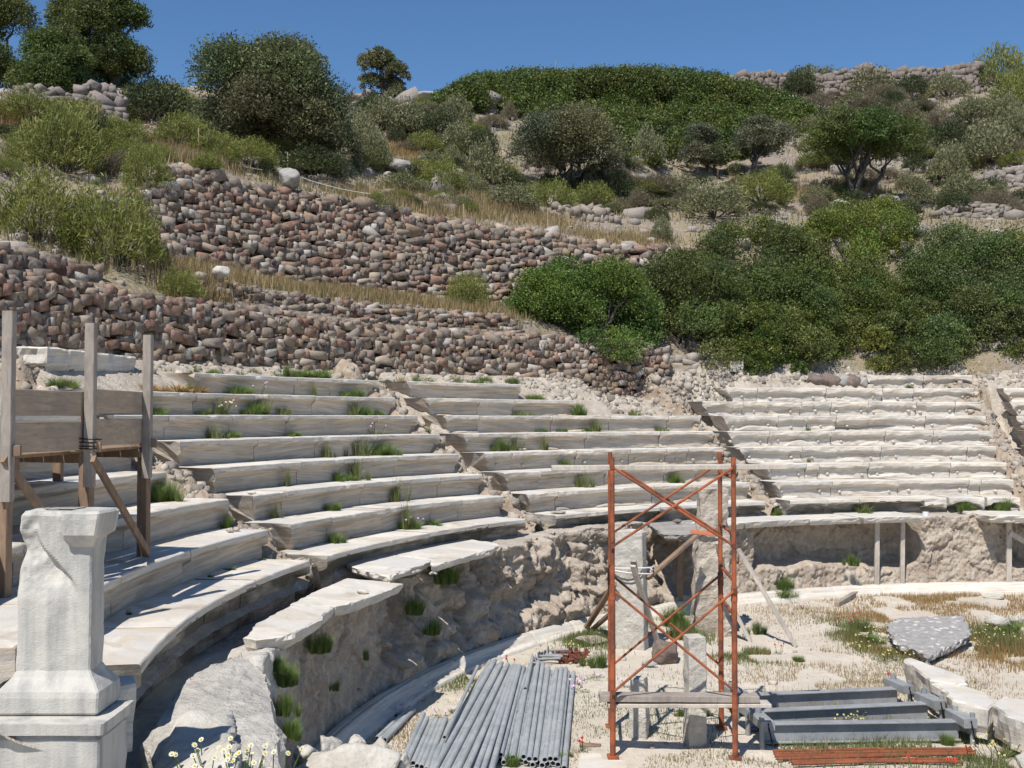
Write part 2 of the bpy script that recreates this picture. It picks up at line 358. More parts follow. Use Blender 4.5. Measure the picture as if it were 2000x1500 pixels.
# hillside: heights given along rings round the theatre by where they stand in the view
RINGS = [
 (22.20, [(0, 540), (210, 566), (350, 592), (525, 614), (775, 652), (1020, 664), (1265, 678), (1320, 715), (1500, 712), (2000, 700)]),
 (23.00, [(0, 505), (150, 525), (392, 542), (490, 562), (700, 598), (810, 608), (1002, 620), (1200, 662), (1500, 690), (2000, 670)]),
 (25.30, [(0, 440), (150, 480), (300, 515), (472, 548), (700, 566), (985, 592), (1310, 600), (1600, 580), (2000, 560)]),
 (26.05, [(0, 395), (150, 375), (230, 385), (300, 360), (378, 322), (525, 364), (700, 392), (895, 434), (1070, 449), (1140, 469), (1350, 484), (1600, 470), (2000, 465)]),
 (28.60, [(0, 310), (150, 320), (378, 308), (525, 345), (730, 380), (895, 394), (1035, 412), (1210, 428), (1400, 425), (1700, 420), (2000, 425)]),
 (33.00, [(0, 240), (250, 265), (500, 292), (750, 332), (1000, 348), (1300, 355), (1500, 365), (1750, 378), (2000, 345)]),
 (40.00, [(0, 200), (250, 215), (500, 240), (750, 262), (1000, 268), (1300, 272), (1550, 255), (1750, 262), (2000, 240)]),
 (48.00, [(0, 175), (300, 178), (500, 187), (760, 190), (850, 190), (960, 196), (1100, 205), (1400, 190), (1550, 178), (1700, 172), (1900, 165), (2000, 165)]),
 (53.00, [(0, 172), (300, 178), (500, 186), (760, 188), (850, 187), (960, 193), (1100, 200), (1400, 172), (1550, 160), (1700, 152), (1900, 148), (2000, 148)]),
]
rt, rz_, RR = [], [], []
for R, L in RINGS:
    a = sorted((th_of(PR(x, y, R)), PR(x, y, R)[2]) for x, y in L)
    RR.append(R); rt.append([q[0] for q in a]); rz_.append([q[1] for q in a])
def hill_z(R, T):
    R = np.asarray(R, float); T = np.asarray(T, float)
    Zs = np.stack([np.interp(T, rt[i], rz_[i]) for i in range(len(RR))], 0)
    z = np.where(R < RR[0], Zs[0], Zs[-1] - (R - RR[-1]) * .25)
    for i in range(len(RR) - 1):
        f = np.clip((R - RR[i]) / (RR[i + 1] - RR[i]), 0, 1); z = np.where((R >= RR[i]) & (R < RR[i + 1]), Zs[i] + (Zs[i + 1] - Zs[i]) * f, z)
    p = np.stack([CX + R * np.cos(T), CY + R * np.sin(T), np.zeros_like(R)], -1)
    amp = sm(R, 26.4, 30) ; near = sm(R, 22.4, 23)
    return z + amp * (.45 * fbm(p * .22, 3, 3) + .16 * fbm(p * .9, 3, 13)) + near * .06 * fbm(p * 1.5, 4, 23)
T_A, T_B = RAD(30), RAD(200)
Rs = np.concatenate([np.linspace(22.12, 22.2, 2), np.arange(22.4, 34, .2), np.arange(34.25, 54, .4), np.arange(55, 100, 3.)]); Ts = np.linspace(T_A, T_B, 900)
RG, TG = np.meshgrid(Rs, Ts, indexing='ij')
Z = hill_z(RG, TG); Z[0] = 4.6
V = np.stack([CX + RG * np.cos(TG), CY + RG * np.sin(TG), Z], -1).reshape(-1, 3)
tag(mk('hillside', V, grid_faces(len(Rs), len(Ts))[:, ::-1].copy(), M['hill'], smooth=True), kind='structure')
def hz(x, y):
    R = math.hypot(x - CX, y - CY); t = math.atan2(y - CY, x - CX) % (2 * PI)
    return float(hill_z(np.array([R]), np.array([t]))[0])
def HILL(px, py, R0=22.3):
    """where the view line through a photo pixel meets the hillside"""
    d = ray(px, py); P0 = PR(px, py, R0); s0 = P0[1] / d[1]; ss = np.arange(s0, s0 + 60, .05)
    x = d[0] * ss; y = d[1] * ss; z = CH + d[2] * ss; h = hill_z(np.hypot(x - CX, y - CY), np.arctan2(y - CY, x - CX) % (2 * PI))
    k = np.argmax(h >= z) if (h >= z).any() else int(np.argmax(h - z))
    return np.array([x[k], y[k], h[k]])

# sloping bedding under the seats: it shows between the blocks of the stairways and above the last rows
def bed_z(R, T):
    lin = Z1 + (R - R1) / D * HR - .47
    p = np.stack([CX + R * np.cos(T), CY + R * np.sin(T), lin], -1); n = fbm(p * 2.6, 4, 31)
    T0 = T; T = T + RAD(.30) * vn(np.stack([R * 2.1, T * 40, 0 * T], -1), 35) + RAD(.16) * vn(np.stack([R * 6., T * 130, 0 * T], -1), 36); n = n + .5 * (1 - 2 * np.abs(vn(p * 5.5, 37)))
    gap = np.zeros_like(T)
    for a, b in ((137.2, 139.3), (110.6, 112.6), (84.5, 86.9), (163.6, 165.8)):
        gap = np.maximum(gap, sm(T, RAD(a - .25), RAD(a + .5)) * (1 - sm(T, RAD(b - .5), RAD(b + .25))))
    k = (R - R1) / D; step = (np.floor(k) + sm(k - np.floor(k), .0, .22)) * HR + Z1 - .30
    z = lin + .018 * n
    z = z * (1 - gap) + gap * (.35 * lin + .65 * (step - .10) + .10 * n + .05)
    for a, b in ((137.2, 139.3), (110.6, 112.6), (84.3, 86.9), (83.2, 86.9), (163.6, 165.8)):             # a worn gully along one side of each stairway
        z = z - .36 * sm(T, RAD(a - 1.5), RAD(a - 1.2)) * (1 - sm(T, RAD(a + .5), RAD(a + 1.2)))
    top = sm(R, R1 + 7.35 * D, R1 + 8.0 * D) * (1 - sm(T, RAD(112), RAD(118)))              # the broken bank above the right seats
    top2 = sm(R, R1 + 7.9 * D, R1 + 8.7 * D) * (sm(T, RAD(109), RAD(113)))
    bank = np.where(T > RAD(112.6), Z1 + 7 * HR - .06 + .05 * n, (R - (R1 + 7.9 * D)) * .40 + Z1 + 7 * HR + .02 + .12 * n)
    bank = np.minimum(bank, 5.62 + .12 * n)
    z = z * (1 - top) + top * np.maximum(z, bank)
    fr = (sm(T0, RAD(105.5), RAD(106.5)) * (1 - sm(T0, RAD(110.8), RAD(111.5))) * sm(R, R1 + 6.9 * D, R1 + 7.1 * D)); z = z + fr * (.16 * n - .12)
    lowb = np.minimum(Z1 + 7.2 * HR + .1 * n, 5.25)
    T = T0; mid = sm(T, RAD(112.2), RAD(113.2)) * (1 - sm(T, RAD(117.5), RAD(118.6))) * sm(R, R1 + 6.15 * D, R1 + 6.5 * D)   # rubble where two blocks are gone
    z = np.where(mid > 0, z * (1 - mid) + mid * (Z1 + 5 * HR + (R - (R1 + 6.1 * D)) * .26 + .10 * n + .04), z)
    return z
Rb = np.arange(R1 + .1, 22.3, .07); Tb = np.linspace(RAD(58), RAD(196), 1500); RG, TG = np.meshgrid(Rb, Tb, indexing='ij')
V = np.stack([CX + RG * np.cos(TG), CY + RG * np.sin(TG), bed_z(RG, TG)], -1).reshape(-1, 3)
o = mk('slope', V, grid_faces(len(Rb), len(Tb))[:, ::-1].copy(), [M['rubble'], M['earth']], smooth=True); tag(o, kind='structure')
ga = np.zeros(len(Tb) - 1, bool)
for a, b in ((137.2, 139.3), (110.6, 112.6), (84.5, 86.9), (163.6, 165.8)): ga |= (Tb[:-1] > RAD(a - .6)) & (Tb[:-1] < RAD(b + .4))
o.data.polygons.foreach_set('material_index', np.repeat(ga[None], len(Rb) - 1, 0).astype(np.int32).ravel())

# ------------------------------------------------------------------ rock podium under the seats
REC = [(75, 89.9, .75, .70), (99.3, 116.6, .60, .72), (124.3, 127.6, .55, .45), (136.5, 139.2, .28, .9), (158.5, 161.0, .30, .75), (147.5, 151.5, .35, 1.0)]
def _cells(p, T, z, amp, rug):
    w = p + .12 * np.stack([vn(p * 3, 71), vn(p * 3 + 9, 72), vn(p * 3 + 17, 73)], -1)
    a, ea = cellv(w * np.array([1.5, 1.5, 1.9]), 81); b, eb = cellv(w * 4.2, 82)
    return (.32 * (a - .5) + .07 * np.exp(-ea * 14)) * (.35 + .65 * rug) * (.3 + .7 * sm(z, .2, .45)) + .065 * amp * (b - .5) + .02 * amp * np.exp(-eb * 10)
def pod_R(T, z):
    p = np.stack([CX + 14.6 * np.cos(T), CY + 14.6 * np.sin(T), z], -1)
    d = np.zeros_like(T) + .10
    for a, b, dep, zl in REC:
        w = sm(T, RAD(a - .4), RAD(a + .4)) * (1 - sm(T, RAD(b - .4), RAD(b + .4)))
        zz = zl + .16 * vn(p * np.array([1.7, 1.7, 0]) + 3, 5); d = d + w * dep * sm(z, zz - .12, zz + .10)
    calm = sm(T, RAD(161), RAD(164))                     # the straight cut face at the left
    rug = sm(T, RAD(118), RAD(124)) * (1 - calm)
    big = fbm(p * .85, 3, 41); md = fbm(p * 2.4, 4, 43); ridge = 1 - 2 * np.abs(vn(p * 1.5 + 5, 47)); rd2 = 1 - 2 * np.abs(vn(p * 3.6 + 1, 48)); fn = fbm(p * 9., 3, 49)
    foot = (1 - sm(z, 0, .8)) * (.10 + .06 * big) * (1 - calm * .8)
    ledge = rug * (sm(z, .55 + .25 * big, .85 + .25 * big) * .28)
    amp = .5 + 1.0 * rug - .25 * calm
    sl = md * amp
    cell = 1 - 2 * np.abs(vn(p * np.array([5.5, 5.5, 8.]) + 2, 55)); pit = np.clip(vn(p * 13., 56) - .25, 0, 1)
    return 14.64 + d + ledge - foot + amp * .13 * big + .08 * sl - .06 * rug * ridge - .03 * amp * rd2 - .016 * (.4 + amp) * cell + .05 * pit + .024 * fn + .02 * vn(p * 21., 57) + _cells(p, T, z, amp, rug)
def cellv(p, s=0):
    i0 = np.floor(p).astype(np.int64); best = np.full(p.shape[:-1], 9.); val = np.zeros(p.shape[:-1]); sec = np.full(p.shape[:-1], 9.)
    for dx in (-1, 0, 1):
        for dy in (-1, 0, 1):
            for dz in (-1, 0, 1):
                c = i0 + np.array([dx, dy, dz]); q = [_h(c[..., 0], c[..., 1], c[..., 2], s + k) * .45 + .5 for k in range(4)]
                d = (c[..., 0] + q[0] - p[..., 0]) ** 2 + (c[..., 1] + q[1] - p[..., 1]) ** 2 + (c[..., 2] + q[2] - p[..., 2]) ** 2
                m_ = d < best; sec = np.where(m_, best, np.minimum(sec, d)); val = np.where(m_, q[3], val); best = np.where(m_, d, best)
    return val, np.sqrt(sec) - np.sqrt(best)
def pod_top(R, T):
    p = np.stack([CX + R * np.cos(T), CY + R * np.sin(T), np.zeros_like(R)], -1)
    lo = 1.66 + .14 * (1 - sm(T, RAD(124), RAD(150))); wild = sm(T, RAD(178.5), RAD(181))
    bare = sm(T, RAD(126), RAD(129)) * (1 - sm(T, RAD(146), RAD(148)))
    return lo + .16 * bare + .06 * wild - .30 * wild * sm(R, 15.15, 15.4) - .10 * sm(R, 15.1, 15.45) * sm(T, RAD(140), RAD(160)) + .03 * fbm(p * 2.5, 4, 51) + wild * (.20 * fbm(p * .8, 3, 52) + .05 * fbm(p * 3, 3, 53))
Tp = np.linspace(RAD(60), RAD(208), 2300); zs = np.linspace(-.1, 1, 70)
TG, KG = np.meshgrid(Tp, zs, indexing='ij'); rim = pod_top(np.full(len(Tp), 14.8), Tp)
ZG = KG * rim[:, None] ; RGf = pod_R(TG, ZG)
rr = np.linspace(0, 1, 16)[1:]; Rtop = RGf[:, -1:] + (16.1 - RGf[:, -1:]) * rr[None, :]; Ttop = np.repeat(Tp[:, None], len(rr), 1); Ztop = pod_top(Rtop, Ttop)
RGf = np.where(ZG < .42, np.maximum(RGf, 14.60), np.maximum(RGf, 14.42)); Rall = np.concatenate([RGf, Rtop], 1); Zall = np.concatenate([ZG, Ztop], 1); Tall = np.concatenate([TG, Ttop], 1)
n, m = Rall.shape
V = np.stack([CX + Rall * np.cos(Tall), CY + Rall * np.sin(Tall), Zall], -1).reshape(-1, 3)
o = mk('rock_podium', V, grid_faces(n, m)[:, ::-1].copy(), [M['podium'], M['rubble'], M['limestone']], smooth=True)
fi, fj = np.meshgrid(np.arange(n - 1), np.arange(m - 1), indexing='ij'); wild = Tp[fi] > RAD(177.5) + .02 * vn(np.stack([fj * .3, fi * .1, fi * 0.], -1), 3)
o.data.polygons.foreach_set('material_index', np.where(wild & (fj > 50), 2, np.where(fj > 67, 1, 0)).astype(np.int32).ravel())
tag(o, 'long curved face of rough pinkish beige rock under the marble slabs', 'rock face')

# white marble kerb at the foot of the podium
prof = [(14.70, .20), (14.60, .235), (14.565, .235), (14.56, .215), (14.548, .215), (14.54, .235), (14.50, .225), (14.47, .17), (14.43, .12), (14.375, .09), (14.33, .085), (14.30, .06), (14.30, -.10)]
Tk = np.linspace(RAD(62), RAD(181), 900); P = np.array(prof); TG, IG = np.meshgrid(Tk, np.arange(len(prof)), indexing='ij')
Rg = P[IG, 0]; Zg = P[IG, 1]; pp = np.stack([CX + Rg * np.cos(TG), CY + Rg * np.sin(TG), Zg], -1)
joint = np.minimum.reduce([np.abs(TG - RAD(a)) for a in np.arange(63, 181, 5.1)]); gr_ = np.where(joint < .0012, -.02, 0.)
chip = np.clip(n1(TG * 14, 2.1, 61) - .35, 0, 1) * .10 * (IG > 8)
pp[..., 2] += gr_ + .006 * fbm(pp * 5, 3, 63) - chip * .4; Rg = Rg + chip
pp[..., 0] = CX + Rg * np.cos(TG); pp[..., 1] = CY + Rg * np.sin(TG)
o = mk('marble_kerb', pp.reshape(-1, 3), grid_faces(len(Tk), len(prof)), M['marble_pink'], smooth=True)
tag(o, 'long curved white marble kerb with a hollowed edge at the foot of the rock', 'kerb')

# ------------------------------------------------------------------ marble seats, one object per block
def seat_block(k, t0, t1, seed, rough, endL=0., endR=0., bosses=0, s=.10, hgt=.404, zoff=0., broke=0., cut=0.):
    R = R1 + (k - 1) * D; zt = Z1 + (k - 1) * HR + zoff; dt = (.006 + .004 * rough) / R; t0, t1 = t0 + dt, t1 - dt
    n = max(8, int((t1 - t0) * R / .04)); T = np.linspace(t0, t1, n); arc = (T - t0) * R; L = arc[-1]
    zf = -np.concatenate([[.0, .012, .035, .06, .08], np.linspace(.10, hgt, 15)]); m = len(zf)
    A, Zf = np.meshgrid(arc, zf, indexing='ij'); q = R * T[:, None] + 0 * Zf
    w1 = n1(q, 2.3, seed) * .6 + n1(q, 6.1, seed + 3) * .4
    scal = 1.2 * np.clip(n1(q, 1.9, seed + 5) + .1, 0, 1) + 1.1 * np.abs(n1(q, 5.1, seed + 7))
    b = .080 + rough * (.055 * scal + .022 * np.abs(n1(q, 11., seed + 8))) + .012 * w1
    eL = np.exp(-A / .12) * endL; eR = np.exp(-(L - A) / .12) * endR; b = b + .15 * eL + .15 * eR
    b2 = rough * np.clip(n1(q, 1.3, seed + 9) - .1, 0, 1) * .22
    u = s * sm(-Zf - b, 0, .07) * (1 - .75 * sm(-Zf, hgt - b2 - .03, hgt - b2 + .02) * (b2 > .01))
    u = u + .03 * sm(-Zf, .15, hgt) * (s > .15)
    u = np.where(Zf > -.011, u + .012, u)
    chip = np.clip(n1(q, 3.1, seed + 11) + .4 * n1(q, 9., seed + 12) - .46, 0, 1) * .06
    up = np.exp(-(-Zf) / .05); u = u + chip * up
    pn = np.stack([q * 4, Zf * 9, np.full_like(q, seed * 1.37)], -1); u = u + (.006 + .010 * rough) * fbm(pn, 3, seed % 37)
    z = Zf - chip * .5 * (Zf > -.05) + .004 * fbm(pn * 1.3, 2, seed % 41)
    if broke: # a block whose lower front has broken away
        u = u + broke * sm(-Zf, .12 + .12 * scal, .2 + .12 * scal) * sm(A, L * .25, L * .45)
    ut = np.array([.04, .09, .2, .36, .52, .68, D + s + .02]); UT, AT = np.meshgrid(ut, arc); qt = R * T[:, None] + 0 * UT
    zt_ = .0045 * fbm(np.stack([qt * 2.2, UT * 5, np.full_like(qt, seed * .77)], -1), 3, seed % 29) - chip[:, :1] * .5 * np.exp(-UT / .05)
    U = np.concatenate([u[:, ::-1], UT, np.full((n, 1), D + s + .02)], 1); ZZ = np.concatenate([z[:, ::-1], zt_, np.full((n, 1), -hgt)], 1)
    T2 = np.repeat(T[:, None], U.shape[1], 1)
    if cut:   # the end at the stairway is rough and undercut
        w_ = np.exp(-np.abs(L - arc) / .30)[:, None]; T2 = T2 - cut * w_ * (.24 * sm(-ZZ, .06, .40) + .05 * vn(np.stack([ZZ * 9, U * 5, np.full_like(U, seed * 1.9)], -1), 7) + .03) / R
    jit = .010 * (vn(np.array([[seed * 3.3, .5, .5]]), 5)[0]); RRR = R + U + jit
    er = (np.exp(-A / .05) * endL - np.exp(-(L - A) / .05) * endR)
    V = np.stack([CX + RRR * np.cos(T2), CY + RRR * np.sin(T2), zt + ZZ], -1).reshape(-1, 3)
    mm = U.shape[1]; F = [tuple(f) for f in grid_faces(n, mm, True)[:, ::-1]] + [tuple(range(mm)), tuple(range(n * mm - 1, (n - 1) * mm - 1, -1))]
    parts = [(V, F)]
    if bosses and L > .5:
        for f in ((.16, .84) if L > 1. else (.5,)):
            t = t0 + (t1 - t0) * (f + random.uniform(-.05, .05)); c = pol(R + s - .005, t, zt - .27 + random.uniform(-.04, .03)); iv, iF = ico(2)
            sv = iv * np.array([.05, .05, .042]) * random.uniform(.8, 1.15) * (1 + .15 * vn(iv * 2 + seed, 3))[:, None]; parts.append((sv @ rotz(t).T + c, [tuple(x) for x in iF]))
    return merge(parts)
ORD = ['first', 'second', 'third', 'fourth', 'fifth', 'sixth', 'seventh', 'eighth', 'ninth', 'tenth']
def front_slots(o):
    # weathered fronts: grey brown patina with shade painted in; the worn treads are pale
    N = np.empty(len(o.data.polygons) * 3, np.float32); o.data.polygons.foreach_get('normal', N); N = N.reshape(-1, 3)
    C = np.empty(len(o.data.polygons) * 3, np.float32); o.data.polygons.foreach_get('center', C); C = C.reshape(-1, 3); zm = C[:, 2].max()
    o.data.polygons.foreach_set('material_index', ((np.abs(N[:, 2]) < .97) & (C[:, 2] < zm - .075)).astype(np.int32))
def seat_row(wedge, k, xs, rough=.1, bosses=0, mats=None, first=.7, last=.7, thetas=None, skip=(), broke=(), s=None):
    R = R1 + (k - 1) * D; Zk = Z1 + (k - 1) * HR; ts = thetas or [theta_x(x, R, Zk) for x in xs]; j = 0; nn = len(ts) - 1 - len(skip)
    for i in range(len(ts) - 1):
        if i in skip: continue
        a, b = ts[i + 1], ts[i]; seed = k * 31 + i * 7 + len(wedge) * 13
        kw = dict(s=.10, hgt=.404)
        if k == 1: kw = dict(s=.20, hgt=.62 if RAD(140) < a else .40)
        if s: kw['s'] = s
        # theta falls from left to right, so endR is the left end in the picture
        Vv, Ff = seat_block(k, a, b, seed, rough, endL=(last if i == len(ts) - 2 else .4 * random.random()), endR=(first if i == 0 else .4 * random.random()), cut=(1. if i == 0 and wedge != WZ and k > 1 else 0.), bosses=bosses, zoff=random.uniform(-.006, .006), broke=.12 if i in broke else 0., **kw)
        o = mk('seat_block', Vv, Ff, [M['marble'], M['marble_row1'] if k == 1 else (M['marble_front_lit'] if wedge in (WC, WD) else M['marble_front_shaded'])], smooth=False); front_slots(o)
        sz = 'short' if (b - a) * R < .8 else 'long'
        row = 'lowest' if k == 1 else ORD[k - 1]
        tag(o, '%s marble seat block, %s from the left, %s row, %s' % (sz, ORD[j], row, wedge), 'stone seat', 'marble seat blocks of the theatre'); j += 1
WA, WB, WC, WD, WZ = 'left seat wedge', 'middle seat wedge', 'right seat wedge', 'cut-off wedge at right edge', 'near wedge behind the pedestal'
dg = lambda *a: [RAD(v) for v in a]
seat_row(WA, 8, [378, 581, 650, 742], .15); seat_row(WA, 7, [176, 292, 385, 496, 615, 772], .12); seat_row(WA, 6, [225, 330, 455, 565, 738, 816], .10)
seat_row(WA, 5, [346, 504, 622, 738, 860], .08); seat_row(WA, 4, [413, 588, 672, 777, 896], .08); seat_row(WA, 3, [491, 560, 712, 782, 861, 942], .10)
seat_row(WA, 2, [566, 648, 753, 848, 902, 984], .14); seat_row(WA, 1, [638, 838, 954, 1027], .05)
seat_row(WB, 8, [792, 873, 1018], .2); seat_row(WB, 7, [832, 937, 1006, 1122], .25); seat_row(WB, 6, [868, 937, 1080, 1193, 1306, 1368], .35)
seat_row(WB, 5, [904, 1030, 1146, 1290, 1392], .35); seat_row(WB, 4, [944, 1001, 1127, 1232, 1303, 1345, 1412], .55, 1); seat_row(WB, 3, [984, 1057, 1185, 1301, 1362, 1440], .5)
seat_row(WB, 2, [1028, 1090, 1278, 1352, 1464], .5); seat_row(WB, 1, [1085, 1147, 1290, 1420, 1495], .05)
seat_row(WC, 9, [1690, 1804, 1899], .7, 1); seat_row(WC, 8, [1418, 1480, 1614, 1724, 1785, 1902], 1., 1); seat_row(WC, 7, [1370, 1452, 1565, 1624, 1696, 1790, 1866, 1916], 1., 1)
seat_row(WC, 6, [1412, 1520, 1578, 1634, 1808, 1926], .9, 1, broke=(3,)); seat_row(WC, 5, [1420, 1503, 1625, 1730, 1823, 1940], .9, 1); seat_row(WC, 4, [1444, 1568, 1722, 1890, 1946], .8, 1)
seat_row(WC, 3, [1492, 1575, 1600, 1698, 1857, 1966], .8, 1); seat_row(WC, 2, [1512, 1626, 1756, 1893, 1916, 1980], .6, 1); seat_row(WC, 1, [1543, 1617, 1679, 1806], .05)
for k in range(2, 9):
    a = [84.5, 84.4, 84.2, 84.0, 83.8, 83.6, 83.5][k - 2]; seat_row(WD, k, None, .7, 1, thetas=dg(a, 79.5, 73.5))
seat_row(WZ, 1, [276, 344, 434, 500, 605], .05)
seat_row(WZ, 2, None, .06, thetas=dg(194.5, 188.0) + [theta_x(237, R1 + D, Z1 + HR), theta_x(372, R1 + D, Z1 + HR), theta_x(524, R1 + D, Z1 + HR)])
seat_row(WZ, 3, None, .05, thetas=dg(193.5, 184.6, 175.) + [theta_x(447, R1 + 2 * D, Z1 + 2 * HR)]); seat_row(WZ, 4, None, .05, thetas=dg(192.5, 182., 173.5) + [theta_x(326, R1 + 3 * D, Z1 + 3 * HR)])
for k in (5, 6): seat_row(WZ, k, None, .05, thetas=dg(189, 179, 172, 166.2))
# the broken blocks of the lowest right row, and the loose block high on the left
def slab(outline, zt, th, seed, rough=.03, under=.05, tilt=(0, 0), step=.06, dome=0.):
    """a stone slab from its top outline (x, y): broken edges, real thickness; zt may be a height per corner"""
    P = np.asarray(outline, float)[:, :2]; zc = np.full(len(P), zt, float) if np.isscalar(zt) else np.asarray(zt, float)
    if 0.5 * np.sum(P[:, 0] * np.roll(P[:, 1], -1) - np.roll(P[:, 0], -1) * P[:, 1]) < 0: P, zc = P[::-1], zc[::-1]
    pts, zz = [], []
    for i in range(len(P)):
        a, b = P[i], P[(i + 1) % len(P)]; n = max(1, int(np.linalg.norm(b - a) / step))
        for k in range(n): pts.append(a + (b - a) * k / n); zz.append(zc[i] + (zc[(i + 1) % len(P)] - zc[i]) * k / n)
    Q = np.array(pts); zz = np.array(zz); c = Q.mean(0); N = len(Q)
    tang = np.roll(Q, -1, 0) - np.roll(Q, 1, 0); nor = np.stack([-tang[:, 1], tang[:, 0]], 1); nor /= np.linalg.norm(nor, axis=1)[:, None] + 1e-9   # inward
    def nz(f, s): return fbm(np.stack([Q[:, 0] * f, Q[:, 1] * f, np.full(N, seed * 1.3 + s)], -1), 3, (seed + s) % 60)
    rings = []
    for f, ins in ((0., .018), (.06, .0), (.3, .004), (.6, .02), (.85, .03 + under * .6), (1., under + .03)):
        w = rough * (.35 if f == 0 else 1.)
        rings.append(np.column_stack([Q + nor * (ins + w * nz(5, int(f * 10)) + .4 * w * nz(16, 3 + int(f * 10)))[:, None], zz - f * th + rough * .25 * nz(7, 20 + int(f * 9))]))
    top = [np.column_stack([c + (Q - c) * g, zz.mean() + (zz - zz.mean()) * g + dome * (1 - g * g) + rough * .12 * fbm(np.stack([(c + (Q - c) * g)[:, 0] * 4, (c + (Q - c) * g)[:, 1] * 4, np.full(N, seed)], -1), 3, seed % 50)]) for g in (.35, .7, .93)]
    allr = top + rings; V = np.concatenate(allr + [np.array([[c[0], c[1], zz.mean() + dome]]), np.array([[c[0], c[1], zz.mean() - th]])])
    F = [tuple(f) for f in grid_faces(len(allr), N, True)[:, ::-1]]; ct = len(V) - 2; L = (len(allr) - 1) * N
    for i in range(N): F.append((i, (i + 1) % N, ct)); F.append((L + (i + 1) % N, L + i, ct + 1))
    return V, F
def slab_px(name, px, z, th, seed, mt, label, cat, group=None, **kw):
    pts = [PZ(x, y, z) for x, y in px]; Vv, Ff = slab(pts, z, th, seed, **kw); o = mk(name, Vv, Ff, mt); tag(o, label, cat, group); return o
ZS = 1.84; gS = 'marble slabs along the edge of the rock podium'
slab_px('marble_slab', [(476, 1245), (500, 1218), (566, 1182), (652, 1184), (622, 1210), (570, 1239), (500, 1249)], ZS, .17, 1, M['marble_pink'], 'near end slab of the left pair, with a rough broken end above green fennel', 'slab', gS)
slab_px('marble_slab', [(567, 1181), (620, 1152), (678, 1129), (787, 1139), (738, 1160), (684, 1178), (656, 1184)], ZS, .15, 2, M['marble_pink'], 'pointed cream slab of the left pair carrying a small white stone', 'slab', gS)
slab_px('marble_slab', [(672, 1097), (756, 1082), (842, 1094), (824, 1104), (780, 1116), (762, 1127), (732, 1119), (686, 1106)], 1.93, .13, 3, M['marble'], 'tilted slab with a jagged brown broken end, in front of the lowest left seats', 'slab', gS)
slab_px('marble_slab', [(757, 1081), (820, 1062), (880, 1050), (940, 1056), (976, 1062), (966, 1071), (897, 1090), (843, 1106), (842, 1093)], 1.93, .13, 4, M['marble'], 'grey speckled slab with a rough thick edge above the fennel in the rock', 'slab', gS)
slab_px('marble_slab', [(1265, 1022), (1290, 1017), (1366, 1012), (1372, 1038), (1340, 1044), (1296, 1043)], ZS, .14, 5, M['greyrock'], 'small grey slab propped by a timber post beside the tall rough pillar', 'slab', gS)
def arc_slab(x0, x1, Rf, Rb, z, th, seed):
    t0, t1 = theta_x(x0, Rf, z), theta_x(x1, Rf, z); f = [pol(Rf, t) for t in np.linspace(t0, t1, 14)]; b = [pol(Rb, t) for t in np.linspace(t1, t0, 14)]
    return slab(f + b, z, th, seed, rough=.018, under=.03)
for i, (x0, x1, Rf, z, lb) in enumerate([(1376, 1455, 14.5, 1.84, 'pale slab over the recess, just right of the rusty scaffold'), (1456, 1581, 14.48, 1.85, 'second pale slab over the recess from the rusty scaffold'), (1582, 1686, 14.47, 1.84, 'third pale slab over the recess, left of the twin grey props'), (1687, 1803, 14.28, 1.86, 'bright white slab resting on two grey timber props')]):
    Vv, Ff = arc_slab(x0, x1, Rf, 15.52, z, .15, 20 + i); tag(mk('marble_slab', Vv, Ff, M['marble_pink']), lb, 'slab', gS)
Vv, Ff = slab([pol(14.12, RAD(93.4)), pol(14.0, RAD(88)), pol(14.05, RAD(82)), pol(15.5, RAD(82)), pol(15.5, RAD(93.6))], 1.87, .18, 29, rough=.03); tag(mk('marble_slab', Vv, Ff, M['marble_pink']), 'thick cream slab at the right edge over a braced grey prop', 'slab', gS)
for i, (a, b, lb) in enumerate([(97.2, 94.9, 'cracked curling fragment of a seat, left of three in the lowest right row'), (94.7, 91.3, 'cracked grey seat fragment with weeds, middle of three in the lowest right row'), (91.1, 88.0, 'hollowed broken seat fragment, right of three in the lowest right row')]):
    Vv, Ff = seat_block(1, RAD(b), RAD(a), 400 + i * 9, 1.2, 1., 1., s=.24, hgt=.36, broke=.16); tag(mk('seat_fragment', Vv, Ff, M['marble']), lb, 'stone seat', 'broken blocks of the lowest right row')
a, b = theta_x(78, 21.1, 5.35), theta_x(270, 21.1, 5.35)
Vv, Ff = slab([pol(20.95, a), pol(21.0, (a + b) / 2), pol(21.15, b), pol(21.7, b), pol(21.65, a)], [5.38, 5.36, 5.34, 5.34, 5.40], .46, 37, rough=.05, under=.16); tag(mk('seat_block', Vv, Ff, M['marble']), 'single big marble block standing above the timber hoarding at the far left', 'stone seat')

